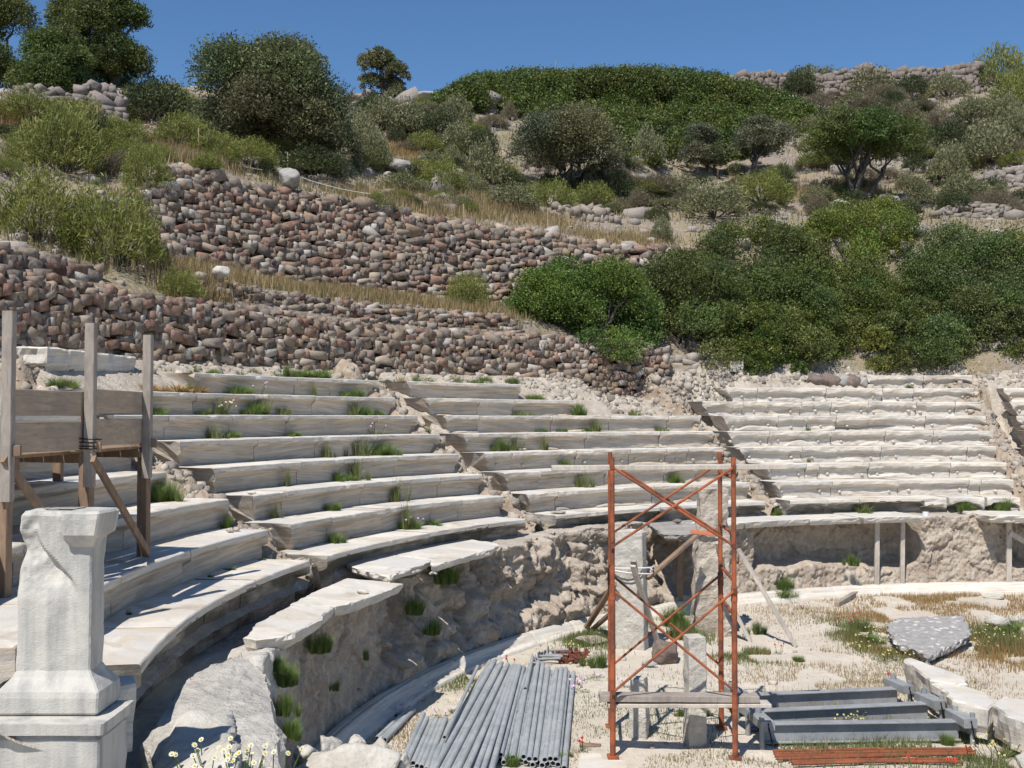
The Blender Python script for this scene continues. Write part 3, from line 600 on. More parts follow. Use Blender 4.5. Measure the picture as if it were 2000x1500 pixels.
# ------------------------------------------------------------------ dry-stone walls: each wall one thing, its stones one mesh
PAL = np.array([(.19, .115, .088), (.265, .205, .15), (.20, .11, .085), (.17, .145, .135), (.285, .245, .205), (.33, .29, .245), (.155, .125, .115), (.235, .21, .19), (.27, .19, .13), (.205, .145, .115)])
def stone_pile(items, seed):
    r = np.random.default_rng(seed); Vs, Fs, Cs, off = [], [], [], 0
    for c, sx, sy, sz, Rm, tint in items:
        P, F = PROTO[r.integers(len(PROTO))]; Q = np.stack([np.maximum(P[:, 0], -.62), P[:, 1], P[:, 2]], 1) * np.array([sx, sy, sz]) * np.array([1, 1, 1]); 
        Q = Q @ np.asarray(Rm).T + c; Vs.append(Q); Fs.append(F + off); off += len(Q)
        base = PAL[r.integers(len(PAL))] if tint is None else np.asarray(tint); cc = base * (r.uniform(.45, 1.3) * np.array([1.08, .99, .88]) if tint is None else r.uniform(.75, 1.15))
        if tint is None and r.random() < .05: cc = np.array([.44, .40, .35])
        Cs.append(np.repeat(cc[None], len(Q), 0))
    return np.concatenate(Vs), np.concatenate(Fs), np.concatenate(Cs)
def wall(name, label, bot, top, R, w=.32, h=.19, lean=.12, seed=1, depth=.2, tint=None, capbig=0., capR=.12, jag=.1):
    """bot, top: the wall's foot and crown as photo points on the ring R"""
    r = np.random.default_rng(seed)
    bt = sorted((th_of(PR(x, y, R)), PR(x, y, R)[2]) for x, y in bot); tt = sorted((th_of(PR(x, y, R)), PR(x, y, R)[2]) for x, y in top)
    t0, t1 = tt[0][0], tt[-1][0]; fb = lambda t: np.interp(t, [q[0] for q in bt], [q[1] for q in bt]); ft = lambda t: np.interp(t, [q[0] for q in tt], [q[1] for q in tt])
    zlo = min(q[1] for q in bt) - .35; zhi = max(q[1] for q in tt) + .1; items = []; z = zlo
    while z < zhi:
        hh = h * r.uniform(.65, 1.4); t = t0
        while t < t1:
            ww = w * float(np.clip(r.lognormal(-.08, .46), .4, 2.3)); tm = t + ww / R / 2; zb, zt = fb(tm), ft(tm) + jag * n1(tm * R, .9, seed)
            zz = z + hh / 2 + .06 * math.sin(tm * R * .9 + z) + r.normal() * .045
            if zb - .35 < zz < zt:
                Rr = R + lean * (zz - zb) + r.normal() * .018; k = r.uniform(.9, 1.12)
                items.append((pol(Rr + depth * .3, tm, zz), depth * r.uniform(.75, 1.1), ww * .565 * k, hh * .61 * k * r.uniform(.85, 1.25), rotz(tm + r.normal() * .16) @ rotx(r.normal() * .20), tint))
                if r.random() < .35: items.append((pol(Rr + .02, t, zz + hh / 2 * r.choice([-1, 1])), .09, ww * .22, hh * .28, rotz(tm) @ rotx(r.uniform(0, 3)), tint))
            t += ww / R
        z += hh * .93
    t = t0
    while t < t1:                                            # rough crown of the wall
        ww = w * r.uniform(.6, 1.3) * (1 + capbig * (r.random() < .35)); zt = ft(t)
        items.append((pol(R + lean * (zt - fb(t)) + r.uniform(.05, .3), t, zt + r.uniform(-.04, .07)), ww * .45, ww * .5, ww * .33, rotz(t + r.normal() * .5) @ rotx(r.normal() * .3), tint)); t += ww * .8 / R
    Vv, Ff, Cc = stone_pile(items, seed); o = mk(name, Vv, Ff, M['stone'], col=Cc); tag(o, label, 'stone wall'); return o
wall('dry_stone_wall', 'long low dry stone wall of brown and grey stones directly behind the top seats',
     [(-150, 700), (0, 728), (60, 735), (340, 735), (500, 735), (700, 745), (1000, 758), (1150, 768), (1310, 775)],
     [(-150, 515), (0, 530), (87, 541), (210, 559), (280, 576), (350, 587), (525, 608), (700, 632), (775, 646), (1020, 657), (1265, 671), (1312, 684)], 21.6, .225, .138, .13, 11, capbig=.15)
wall('dry_stone_wall', 'short second stone course stepped back above the lowest wall, below dry grass',
     [(390, 600), (490, 612), (700, 640), (850, 655), (1020, 662)], [(390, 542), (490, 561), (600, 580), (700, 594), (810, 604), (1002, 616), (1022, 640)], 22.5, .23, .15, .2, 12, depth=.17)
wall('dry_stone_wall', 'tall leaning dry stone wall in the middle, topped by large pale boulders',
     [(205, 440), (300, 530), (472, 548), (700, 566), (757, 570), (985, 594), (1150, 600), (1360, 600)],
     [(205, 388), (250, 392), (330, 372), (378, 318), (450, 338), (525, 362), (595, 371), (700, 386), (895, 432), (1070, 446), (1140, 467), (1360, 486)], 25.05, .25, .155, .26, 13, capbig=1.1)
wall('dry_stone_wall', 'loose stone course above the left shrubs, left of the lowest wall',
     [(-60, 540), (0, 530), (110, 548), (210, 562)], [(-60, 470), (0, 484), (110, 505), (205, 530)], 22.45, .27, .18, .3, 14)
wall('dry_stone_wall', 'upper terrace wall of neat squared pale blocks under the middle olive',
     [(735, 400), (888, 431), (1030, 446), (1105, 453), (1214, 453)], [(730, 376), (895, 391), (1035, 408), (1133, 404), (1182, 404), (1212, 428)], 27.9, .30, .20, .06, 15, tint=(.27, .225, .18), jag=.03)
wall('dry_stone_wall', 'lower of two stepped stone walls at the right edge above the bushes',
     [(1840, 425), (1900, 450), (2080, 475)], [(1840, 408), (1900, 398), (2080, 402)], 28.9, .27, .18, .25, 16, tint=(.24, .205, .175))
wall('dry_stone_wall', 'upper of two stepped stone walls at the right edge above the bushes',
     [(1910, 372), (1960, 380), (2080, 385)], [(1908, 348), (1950, 332), (2080, 326)], 32.3, .28, .18, .25, 17, tint=(.24, .205, .175))
wall('dry_stone_wall', 'ruined stone wall along the skyline at the top right',
     [(1415, 165), (1510, 165), (1600, 170), (1700, 178), (1830, 178), (1920, 170)], [(1415, 149), (1510, 142), (1575, 155), (1643, 140), (1695, 130), (1740, 140), (1830, 134), (1912, 123)], 47.3, .40, .26, .15, 18, tint=(.17, .135, .11), capbig=.5, jag=.25)
wall('dry_stone_wall', 'small heap-like wall under the dark trees at the top left',
     [(60, 205), (150, 215), (200, 222), (250, 225)], [(60, 165), (150, 182), (198, 160), (250, 190)], 36.2, .42, .28, .4, 19, tint=(.24, .20, .175))
wall('dry_stone_wall', 'broken stone footing on the crest below the small lone tree',
     [(700, 205), (800, 210), (885, 215), (915, 214), (975, 216)], [(700, 198), (790, 194), (850, 188), (885, 194), (925, 193), (970, 190)], 45.2, .55, .33, .3, 20, tint=(.28, .245, .215), capbig=1.)
wall('dry_stone_wall', 'low bank of mixed stones behind the right seats under the bushes',
     [(1310, 735), (1400, 735), (1480, 740), (1540, 745)], [(1310, 700), (1400, 700), (1440, 712), (1540, 726)], 22.15, .26, .17, .3, 21, tint=(.36, .315, .265))
wall('dry_stone_wall', 'shadowed stone bank above the top row at the far right',
     [(1700, 722), (1800, 722), (1900, 718), (2100, 715)], [(1700, 695), (1800, 690), (1880, 672), (2100, 655)], 22.5, .28, .19, .4, 22, tint=(.31, .27, .23))

# ------------------------------------------------------------------ the pedestal at the near left
def loft(rings, seed, rough, mt, nper=10, name=None):
    """rings: (z, x0, x1, y0, y1) rounded boxes from bottom to top; one closed roughened surface"""
    Vs = []
    for z, x0, x1, y0, y1 in rings:
        e = .012; c = []
        for a, b in (((x0 + e, y0), (x1 - e, y0)), ((x1, y0 + e), (x1, y1 - e)), ((x1 - e, y1), (x0 + e, y1)), ((x0, y1 - e), (x0, y0 + e))):
            for k in range(nper): f = k / (nper - 1); c.append((a[0] + (b[0] - a[0]) * f, a[1] + (b[1] - a[1]) * f, z))
        Vs.append(np.array(c))
    n = nper * 4; V = np.concatenate(Vs)
    cen = np.array([(rings[0][1] + rings[0][2]) / 2, (rings[0][3] + rings[0][4]) / 2, 0]); d = V - cen; d[:, 2] = 0; d /= np.linalg.norm(d, axis=1)[:, None]
    V = V + d * (rough * fbm(V * 6 + seed, 4, seed))[:, None]; V[:, 2] += rough * .4 * fbm(V * 5 + 9, 3, seed + 1)
    F = [tuple(f) for f in grid_faces(len(rings), n, True)[:, ::-1]][::1]
    F = [f[::-1] for f in F]; F += [tuple(range(n))[::-1], tuple(range((len(rings) - 1) * n, len(rings) * n))]
    return V, F
def dense(rings, st=.03):
    out = [rings[0]]
    for a, b in zip(rings[:-1], rings[1:]):
        k = max(1, int(abs(b[0] - a[0]) / st))
        for i in range(1, k + 1): f = i / k; out.append(tuple(a[q] + (b[q] - a[q]) * f for q in range(5)))
    return out
PYF = 7.4
X0, X1 = PY(33, 1200, PYF)[0], PY(177, 1200, PYF)[0]; YB = PYF + .25
zt, zc, zd, zb1, zb2, zb = [PY(100, y, PYF)[2] for y in (999, 1052, 1100, 1312, 1352, 1392)]
base = (X0 + .2, PYF + .2, zb); pr = root('stone_pedestal', base)
tag(pr, 'weathered grey white marble pedestal with a broken corner and moulded foot, at the near left', 'pedestal')
FX = .088
foot = dense([(zb, X0 - .07, X1 + .07, PYF - .07, YB + .07), (zb + .02, X0 - FX, X1 + FX, PYF - .09, YB + FX), (zb2 - .02, X0 - FX, X1 + FX, PYF - .09, YB + FX), (zb2 + .02, X0 - .09, X1 + .085, PYF - .08, YB + .09), (zb1 - .03, X0 - .02, X1 + .02, PYF - .02, YB + .02), (zb1 + .01, X0, X1, PYF, YB)])
Vv, Ff = loft(foot, 3, .008, None); child('moulded_foot', Vv, Ff, M['pedestal'], pr, base)
die = dense([(zb1 + .005, X0, X1, PYF, YB), (zd, X0 - .002, X1, PYF, YB), (zc, X0, X1 + .01, PYF, YB + .02), (zt - .09, X0 - .005, X1 + .035, PYF - .005, YB + .05), (zt - .03, X0, X1 + .05, PYF - .008, YB + .06), (zt, X0 + .02, X1 + .03, PYF + .015, YB + .04)], .014)
Vv, Ff = loft(die, 5, .008, None, nper=44)
def breaks(V):
    # the broken upper left front: everything in front of a slanting break plane is knocked back
    lx = (V[:, 0] - X0) / (X1 - X0); lim = .30 + .62 * sm(zt - V[:, 2], .15, .62) + .05 * vn(V * 9, 7)
    m_ = sm(lim - lx, 0, .10) * sm(V[:, 2], zt - .62, zt - .40) * (V[:, 1] < PYF + .1)
    V = V.copy(); V[:, 1] += m_ * (.055 + .03 * fbm(V * 7, 3, 8)); q = sm(.10 - lx, 0, .12) * sm(V[:, 2], zt - .5, zt - .2); V[:, 0] += q * (.018 * fbm(V * 8, 3, 9) + .008)
    return V
child('die', breaks(Vv), Ff, M['pedestal'], pr, base)
xc0 = PY(131, 1020, PYF)[0]
cor = dense([(zc - .055, xc0 + .03, X1 + .015, PYF - .015, PYF + .12), (zc, xc0, X1 + .035, PYF - .06, PYF + .2), (zc + .03, xc0, X1 + .06, PYF - .085, YB + .04), (zt - .05, xc0 - .01, X1 + .085, PYF - .10, YB + .05), (zt - .012, xc0, X1 + .09, PYF - .10, YB + .05), (zt + .004, xc0 + .02, X1 + .07, PYF - .07, YB + .05)])
Vv, Ff = loft(cor, 11, .009, None, nper=12); child('cornice', Vv, Ff, M['pedestal'], pr, base)
Vv, Ff = slab([(X0 + .12, PYF + .12), (X0 + .34, PYF + .10), (X0 + .36, PYF + .22), (X0 + .15, PYF + .24)], zt + .012, .02, 6, rough=.02); child('hollow', Vv, Ff, M['greyrock'], pr, base)
PX1 = PY(197, 1420, 7.2)[0]; zp = zb - .004; PLY = 7.17
base = (-3.6, 7.6, .9); pl = root('plinth', base); tag(pl, 'moulded white marble plinth carrying the pedestal, at the bottom left corner', 'plinth')
Vv, Ff = loft(dense([(zp - .075, -5.2, PX1 + .03, PLY - .03, 7.74), (zp, -5.2, PX1 + .035, PLY - .035, 7.74)], .04), 21, .006, None, nper=30); child('ledge', Vv, Ff, M['pedestal'], pl, base)
Vv, Ff = loft(dense([(.5, -5.2, PX1, PLY, 7.70), (zp - .115, -5.2, PX1 - .002, PLY, 7.70), (zp - .076, -5.2, PX1 - .035, PLY + .03, 7.70)], .05), 23, .008, None, nper=30); child('block', Vv, Ff, M['pedestal'], pl, base)
Vv, Ff = slab([PZ(203, 1347, zp + .05), PZ(268, 1334, zp + .05), PZ(262, 1318, zp + .05), PZ(200, 1322, zp + .05)], zp + .05, .5, 33, rough=.012, under=.0); tag(mk('corner_block', Vv, Ff, M['marble_pink']), 'small pale cap block wedged between the pedestal and the end of the lowest seat row', 'stone block')

# ------------------------------------------------------------------ timber hoarding over the near seats
def beamchild(name, p0, p1, w, h, mt, par, base, up=(0, 0, 1), seed=0):
    L = np.linalg.norm(np.asarray(p1) - np.asarray(p0)); Vv, Ff = bar(p0, p1, w, h, up, max(1, int(L / .12)), .003, seed); return child(name, Vv, Ff, mt, par, base)
H1 = PY(8, 1190, 9.6); H2 = PY(170, 1120, 10.8); H3 = PY(283, 1085, 12.4); zf = Z1 + HR
ds = []
for p in (H1, H2, H3): p[2] = zf
base = tuple(H2); hd = root('timber_hoarding', base); tag(hd, 'grey timber hoarding of posts, boards and diagonal braces standing on the near seats', 'timber frame')
tops = [PY(8, 608, 9.6)[2], PY(170, 632, 10.8)[2], PY(283, 655, 12.4)[2]]
for p, t in zip((H1, H2, H3), tops):
    if p is H1: p = p + np.array([0, 0, -.05])
    beamchild('post', p + np.array([.02, -.02, .9]), [p[0] + .02, p[1] - .02, t], .095, .095, M['wood_grey'], hd, base, (0, 1, 0), 1)
    beamchild('leg', p + np.array([-.03, .03, 0]), [p[0] - .03, p[1] + .03, zf + 1.42], .13, .085, M['wood_brown'], hd, base, (.3, 1, 0), 2)
    beamchild('cleat', [p[0] - .16, p[1] - .05, zf + 1.30], [p[0] + .12, p[1] + .02, zf + 1.30], .09, .10, M['wood_brown'], hd, base, seed=3)
for a, b in ((H1, H2), (H2, H3)):
    o_ = np.array([-.04, .06, 0])
    for z0, z1 in ((CH + .015, CH + .26), (CH - .325, CH - .05)):
        if a is H2: z0, z1 = z0 + .03, z1 + .035
        pa, pb = a + o_, b + o_; pa[2] = pb[2] = (z0 + z1) / 2; beamchild('board', pa, pb + (pb - pa) * .01, .028, z1 - z0, M['wood_board'], hd, base, seed=5)
W0 = np.array([-1.7, .55, 0])
deck0 = H1 + np.array([-.05, .1, CH - .36 - zf]); deck1 = H3 + np.array([-.05, .1, CH - .34 - zf])
for i in range(7):
    s_ = W0 * (i + .5) / 7; beamchild('deck_plank', deck0 + s_, deck1 + s_, .24, .035, M['wood_brown'], hd, base, seed=20 + i)
for f in (.05, .5, .95):
    c = deck0 + (deck1 - deck0) * f; beamchild('joist', c + np.array([.02, 0, -.07]), c + W0 + np.array([0, 0, -.07]), .07, .10, M['wood_brown'], hd, base, seed=30)
bk = PY(113, 940, 13.2); beamchild('leg', [bk[0], bk[1], Z1 + 2 * HR], [bk[0], bk[1], CH - .4], .10, .10, M['wood_brown'], hd, base, seed=33)
beamchild('brace', PY(182, 895, 10.72), PY(290, 1082, 12.2), .045, .085, M['wood_brown'], hd, base, seed=6)
beamchild('brace', PY(8, 895, 9.52), PY(165, 1110, 10.6), .045, .085, M['wood_brown'], hd, base, seed=7)
beamchild('strut', H2 + np.array([-.06, 0, 1.75 - .1]), [H2[0] - .06, H2[1], zf + 1.25], .03, .06, M['wood_brown'], hd, base, seed=8)
Vs = []
for k in range(4): z = zf + 1.28 + .035 * k; Vs.append(tube([[H2[0] + a, H2[1] + b, z + random.uniform(-.01, .01)] for a, b in ((-.1, -.09), (.09, -.09), (.09, .1), (-.1, .1), (-.1, -.09))], .006, 5))
Vv, Ff = merge(Vs); child('wire_binding', Vv, Ff, M['black'], hd, base)

# ------------------------------------------------------------------ scaffold frame
YF, YBK = 13.36, 14.72
xl, xr = PY(1197, 1475, YF)[0], PY(1436, 1478, YF)[0]; xlb, xrb = PY(1193, 1412, YBK)[0], PY(1409, 1416, YBK)[0]
base = ((xl + xr) / 2, (YF + YBK) / 2, 0.); sf = root('scaffold_tower', base); tag(sf, 'narrow rusty red scaffold tower with crossed braces in the orchestra', 'scaffold')
ztF, ztB = PY(1197, 893, YF)[2], PY(1192, 883, YBK)[2]
legs = {'fl': (xl, YF, ztF), 'fr': (xr, YF, ztF), 'bl': (xlb, YBK, ztB), 'br': (xrb, YBK, ztB)}
for k, (x, y, t) in legs.items():
    g0 = gz(x, y); jo = g0 + 2.02
    Vv, Ff = merge([tube([(x, y, g0 + .04), (x, y, jo)], .036, 10), tube([(x, y, jo), (x, y, t)], .031, 10), tube([(x, y, jo - .09), (x, y, jo + .09)], .041, 10), bar((x, y - .07, g0 + .02), (x, y + .07, g0 + .02), .14, .03)])
    child('leg', Vv, Ff, M['rust'], sf, base)
for sx in ('l', 'r'):
    a, b = legs['f' + sx], legs['b' + sx]
    for z in (.50, 1.75, 2.18, 2.75, 3.45): Vv, Ff = tube([(a[0], a[1], z), (b[0], b[1], z)], .022, 8); child('rung', Vv, Ff, M['rust'], sf, base)
for (L_, R_), yy in ((('fl', 'fr'), YF - .045), (('bl', 'br'), YBK - .045)):
    a, b = legs[L_], legs[R_]
    for z0, z1 in ((PY(1200, 1350, YF)[2], PY(1200, 1152, YF)[2]), (PY(1200, 1066, YF)[2], PY(1200, 912, YF)[2])):
        for p, q in (((a[0], yy, z0), (b[0], yy, z1)), ((a[0], yy + .03, z1), (b[0], yy + .03, z0))):
            Vv, Ff = tube([p, q], .0165, 8); child('cross_brace', Vv, Ff, M['rust'], sf, base)
            for e in (p, q): Vv, Ff = merge([tube([(e[0], e[1] - .02, e[2]), (e[0], e[1] + .075, e[2])], .011, 8), bar((e[0], e[1] - .018, e[2] - .028), (e[0], e[1] - .018, e[2] + .028), .05, .008, (0, 1, 0))]); child('brace_pin', Vv, Ff, M['rust_dark'], sf, base)
def timber(name, p0, p1, w, h, mt, label, cat, group=None, up=(0, 0, 1), seed=0, rough=.003):
    L = np.linalg.norm(np.asarray(p1) - np.asarray(p0)); Vv, Ff = bar(p0, p1, w, h, up, max(2, int(L / .1)), rough, seed); o = mk(name, Vv, Ff, mt); tag(o, label, cat, group); return o
YP = 13.75
timber('plank', PY(1077, 914, YP), PY(1533, 911, YP), .22, .062, M['wood_pale'], 'long grey plank laid level across the top of the scaffold tower', 'plank', seed=41)
timber('plank', PY(1171, 1361, 13.5), PY(1480, 1363, 13.5), .20, .08, M['wood_grey'], 'upper of two planks low in the scaffold tower', 'plank', seed=42)
timber('plank', PY(1187, 1374, 13.5) - np.array([0, 0, .004]), PY(1502, 1374, 13.5) - np.array([0, 0, .004]), .23, .045, M['wood_pale'], 'longer lower plank of the two low in the scaffold tower', 'plank', seed=43)

# ------------------------------------------------------------------ pillars and stones in the orchestra
def pillar(name, foot_px, top_y, wpx, dep, label, mt, seed, rough=.025, taper=.9, lean=0., cat='stone pillar', twist=0.):
    f = G(*foot_px); w = wpx * f[1] / FPX; H_ = PY(foot_px[0], top_y, f[1])[2]; n = 34; k = 9; rings = []
    for i in range(n):
        q = i / (n - 1); s_ = 1 + (taper - 1) * q; wob = .012 * n1(np.array([i * .4]), 1, seed)[0]; lx = lean * q
        rings.append((f[2] - .08 + (H_ - f[2] + .08) * q, f[0] - w / 2 * s_ + lx + wob, f[0] + w / 2 * s_ + lx - wob, f[1] + .02, f[1] + dep * s_))
    e = .04; z, a, b, c, d = rings[-1]; rings.append((z + e * .4, a + e, b - e, c + e, d - e)); Vv, Ff = loft(rings, seed, rough, None, k)
    Vv[:, 2] += (Vv[:, 2] > H_ - .25) * (.06 * n1(Vv[:, 0] * 1., 3.2, seed) + .03)
    if twist: c0 = np.array([f[0], f[1] + dep / 2, 0]); Vv = (Vv - c0) @ rotz(twist).T + c0
    o = mk(name, Vv, Ff, mt); tag(o, label, cat); return o
pillar('stone_pillar', (1235, 1272), 1042, 62, .42, 'smooth grey stone pillar bound with white rope, left behind the scaffold tower', M['limestone'], 3, .015, .88, twist=-.35)
pillar('stone_pillar', (1393, 1243), 957, 74, .52, 'tallest rough pitted stone pillar with a broken top, right behind the scaffold', M['rubble'], 8, .05, .72, lean=.04)
pillar('stone_post', (1362, 1462), 1254, 36, .30, 'upright white pitted marble post behind the low scaffold planks', M['limestone'], 14, .012, .97, cat='stone post', twist=.12)
pillar('stone_post', (1250, 1447), 1330, 36, .26, 'short broken marble post with a white top, left behind the low planks', M['limestone'], 17, .02, .85, cat='stone post', twist=-.3)
def boulder(name, px, py, wpx, hm, dm, label, mt, seed, cat='rock', lift=0., rz=0., n=4, group=None, cut=(.55, .95), rough=.07, at=None):
    c = G(px, py) if at is None else np.asarray(at, float); w = wpx * c[1] / FPX; P, F = stone_shape(seed, n, 12, rough, cut); P = P + .02 * fbm(P * 7 + seed, 3, seed % 40)[:, None] * P
    P = P * np.array([w / 2, dm / 2, hm / 2]); P = P @ rotz(rz).T; V = P + c + np.array([0, dm * .35, hm * .42 + lift]); o = mk(name, V, F, mt, smooth=False); tag(o, label, cat, group); return o
boulder('boulder', 1303, 1300, 58, .44, .5, 'dark brown boulder lying behind the scaffold tower, beside a small wedge', M['brownrock'], 71)
boulder('stone_wedge', 1268, 1306, 34, .14, .22, 'small flat stone wedge beside the dark brown boulder', M['greyrock'], 72)
pts = [PZ(x, y, .27) for x, y in ((1732, 1222), (1758, 1213), (1880, 1211), (1898, 1238), (1868, 1250), (1812, 1270), (1786, 1258), (1746, 1249))]
Vv, Ff = slab(pts, [.30, .34, .36, .27, .22, .17, .19, .25], .17, 75, rough=.05, under=.08, step=.05); tag(mk('boulder', Vv, Ff, M['lichen']), 'dark slab-like rock spotted with white lichen in the brown grass', 'rock')
def block_px(px, z, th, seed, label, mt=None, **kw):
    Vv, Ff = slab([PZ(x, y, z) for x, y in px], z, th, seed, **kw); tag(mk('marble_block', Vv, Ff, mt or M['marble_pink']), label, 'stone block', 'marble blocks in a row at the right edge'); 
block_px([(1764, 1287), (1778, 1284), (1885, 1322), (1888, 1334), (1868, 1336), (1816, 1327)], .50, .44, 81, 'long cream marble block, farthest of the row beside the grey beams', rough=.03, under=.02)
block_px([(1818, 1332), (1846, 1328), (1925, 1352), (1944, 1372), (1930, 1384), (1862, 1366), (1845, 1348)], .46, .42, 82, 'cream marble block with a jagged broken end, second farthest of the row', rough=.04, under=.03)
block_px([(1935, 1375), (1960, 1360), (2060, 1374), (2080, 1420), (2040, 1420), (1968, 1397)], .46, .42, 83, 'cream marble block cut by the right edge of the photo', rough=.03, under=.02)
block_px([(1984, 1474), (1998, 1468), (2060, 1480), (2050, 1510), (2000, 1500)], .2, .22, 84, 'corner of a grey stone block in the bottom right corner', M['limestone'], rough=.02)
Vv, Ff = slab([PZ(x, y, .10) for x, y in ((1133, 1470), (1172, 1470), (1178, 1483), (1222, 1484), (1240, 1530), (1130, 1530))], .10, .12, 86, rough=.012, under=.0); tag(mk('stone_slab', Vv, Ff, M['marble_pink']), 'notched flat cream stone slab at the bottom edge beside the pipes', 'stone slab')
boulder('white_stone', 1953, 1228, 50, .28, .4, 'white stone among daisies to the right of the lichen rock', M['limestone'], 91)
boulder('white_stone', 1992, 1222, 30, .22, .3, 'small white stone cut by the right edge, above the daisies', M['limestone'], 92)
boulder('white_stone', 1948, 1172, 46, .12, .4, 'flat grey white stone in brown grass near the kerb at right', M['limestone'], 93)
boulder('white_stone', 1405, 1198, 40, .22, .3, 'pinkish stone at the foot of the leaning props beside the tall pillar', M['podium'], 94)
boulder('pale_rock', 1150, 1262, 80, .16, .6, 'low pale rock by the kerb left of the grey pillar', M['rubble'], 95)
boulder('pale_rock', 1205, 1246, 90, .18, .4, 'low flat pale block behind the dry weeds, left foot of the grey pillar', M['limestone'], 96)
boulder('outcrop', 0, 0, 270, 1.05, 1.4, 'broken pale rock mound in the bottom foreground left of the pipes', M['limestone'], 97, at=(-1.55, 10.4, -.05), n=5, cut=(.5, .9), rough=.14)
boulder('outcrop', 0, 0, 130, .62, .8, 'smaller pale rock lump at the bottom edge, left of the broken mound', M['limestone'], 98, at=(-.62, 10.9, -.05), n=5, cut=(.5, .9), rough=.14)
bp = [PZ(x, y, 1.70) for x, y in [(296, 1398), (352, 1342), (420, 1312), (470, 1292), (516, 1316), (532, 1352), (548, 1420), (556, 1480), (430, 1492), (330, 1455)]]
Vv, Ff = slab(bp, [1.62, 1.74, 1.78, 1.78, 1.74, 1.68, 1.58, 1.46, 1.38, 1.48], 1.5, 44, rough=.13, under=-.10, step=.04, dome=.07); tag(mk('bedrock_block', Vv, Ff, M['greyrock2']), 'big rough pale grey bedrock block beside the pedestal plinth', 'rock')
for i, (px, py, w, h) in enumerate(((596, 1488, 60, .36), (640, 1470, 54, .30), (742, 1478, 60, .34), (700, 1462, 46, .26), (785, 1500, 50, .28), (668, 1500, 60, .3))):
    p = PZ(px, py, .62); boulder('outcrop_piece', 0, 0, w, h, .4, 'angular broken piece lying on the pale rock mound in the bottom foreground', M['limestone'], 140 + i, at=p - np.array([0, .1, .1]), n=4, cut=(.45, .9), rough=.12, group='broken pieces of the pale rock mound')
def stone_at(p, w, d, h, label, mt, seed, cat='stone'):
    P, F = stone_shape(seed, 3, 11, .06); V = P * np.array([w / 2, d / 2, h / 2]) + np.asarray(p) + np.array([0, 0, h * .46]); tag(mk('loose_stone', V, F, mt), label, cat)
stone_at(PZ(708, 1160, ZS), .17, .12, .07, 'small white stone lying on the pointed cream slab', M['marble_pink'], 101)
stone_at(PZ(1323, 1024, ZS), .22, .16, .13, 'brown stone on the small grey propped slab', M['brownrock'], 102)
stone_at(PZ(450, 1040, Z1 + HR), .13, .10, .07, 'left pale stone of two on the second row of the near wedge', M['rubble'], 103)
stone_at(PZ(463, 1038, Z1 + HR), .12, .10, .08, 'pinkish stone, right of two on the second row of the near wedge', M['podium'], 104)
stone_at(PZ(490, 966, Z1 + 2 * HR), .17, .10, .06, 'small flat chip on the third row, left seat wedge', M['marble'], 105)
stone_at(PZ(1092, 1003, Z1), .42, .25, .07, 'thin flat fragment lying on the lowest row, middle seat wedge', M['rubble'], 106)
stone_at(PR(727, 738, 21.2), .2, .16, .16, 'pale pointed stone on the top seat at the head of the left stairway', M['limestone'], 107)
stone_at(PR(752, 748, 21.), .34, .2, .12, 'flat grey stone tipped at the head of the left stairway', M['greyrock'], 108)
stone_at(PR(432, 545, 22.6), .42, .3, .34, 'big white boulder on the second stone course, left of the dry grass', M['limestone'], 109)
for i, (x, w, h) in enumerate(((1595, 48, .5), (1622, 44, .6), (1645, 34, .48), (1665, 36, .5), (1683, 24, .42))):
    p = PR(x, 752, R1 + 8.15 * D); p[2] = Z1 + 7 * HR + .0; stone_at(p, w * p[1] / FPX * 1.05, .4, h, ('brown rough', 'biggest brown pointed', 'small grey', 'reddish rounded', 'narrow grey')[i] + ' boulder of the five in line left of the top right block', M['brownrock'] if i in (0, 1, 3) else M['greyrock'], 120 + i)
P_ = PR(1437, 716, 22.0); Vv, Ff = bar([P_[0] - .2, P_[1], P_[2]], [P_[0] + .2, P_[1], P_[2]], .3, .34, n=4, rough=.01); tag(mk('carved_block', Vv, Ff, M['limestone']), 'small squared pale block with a carved recess in the bank above the right stairway', 'stone block')

# ------------------------------------------------------------------ leaning props
gP = 'timber props of the slabs and pillars'
timber('timber_prop', G(1555, 1266), PY(1442, 1072, 20.4), .10, .055, M['wood_pale'], 'long pale board leaning from the tall pillar to the ground at right', 'timber prop', gP, seed=51)
timber('timber_prop', G(1466, 1254), PY(1402, 1130, 20.5), .10, .06, M['wood_pale'], 'shorter pale board at the right foot of the tall pillar', 'timber prop', gP, seed=52)
timber('timber_prop', G(1404, 1160, .4), PY(1403, 1060, 20.45), .09, .05, M['wood_pale'], 'grey upright board against the right side of the tall pillar', 'timber prop', gP, seed=53)
timber('timber_prop', PY(1264, 1130, 19.6), PY(1360, 1047, 20.35), .10, .06, M['wood_brown'], 'brown beam slanting from the grey pillar up to the tall pillar', 'timber prop', gP, seed=54)
timber('timber_prop', G(1287, 1262), PY(1236, 1105, 19.1), .10, .05, M['wood_pale'], 'pale board leaning on the front of the grey pillar', 'timber prop', gP, seed=55)
timber('timber_prop', G(1262, 1250), PY(1237, 1095, 19.25), .10, .05, M['wood_grey'], 'dark grey board standing behind the pale one on the grey pillar', 'timber prop', gP, seed=56)
timber('timber_prop', G(1140, 1232), PY(1200, 1140, 19.4), .10, .07, M['wood_brown'], 'brown prop leaning against the left side of the grey pillar', 'timber prop', gP, seed=57)
timber('timber_prop', G(1152, 1232), PY(1200, 1192, 19.6), .09, .06, M['wood_brown'], 'lower short prop under the brown one left of the grey pillar', 'timber prop', gP, seed=58)
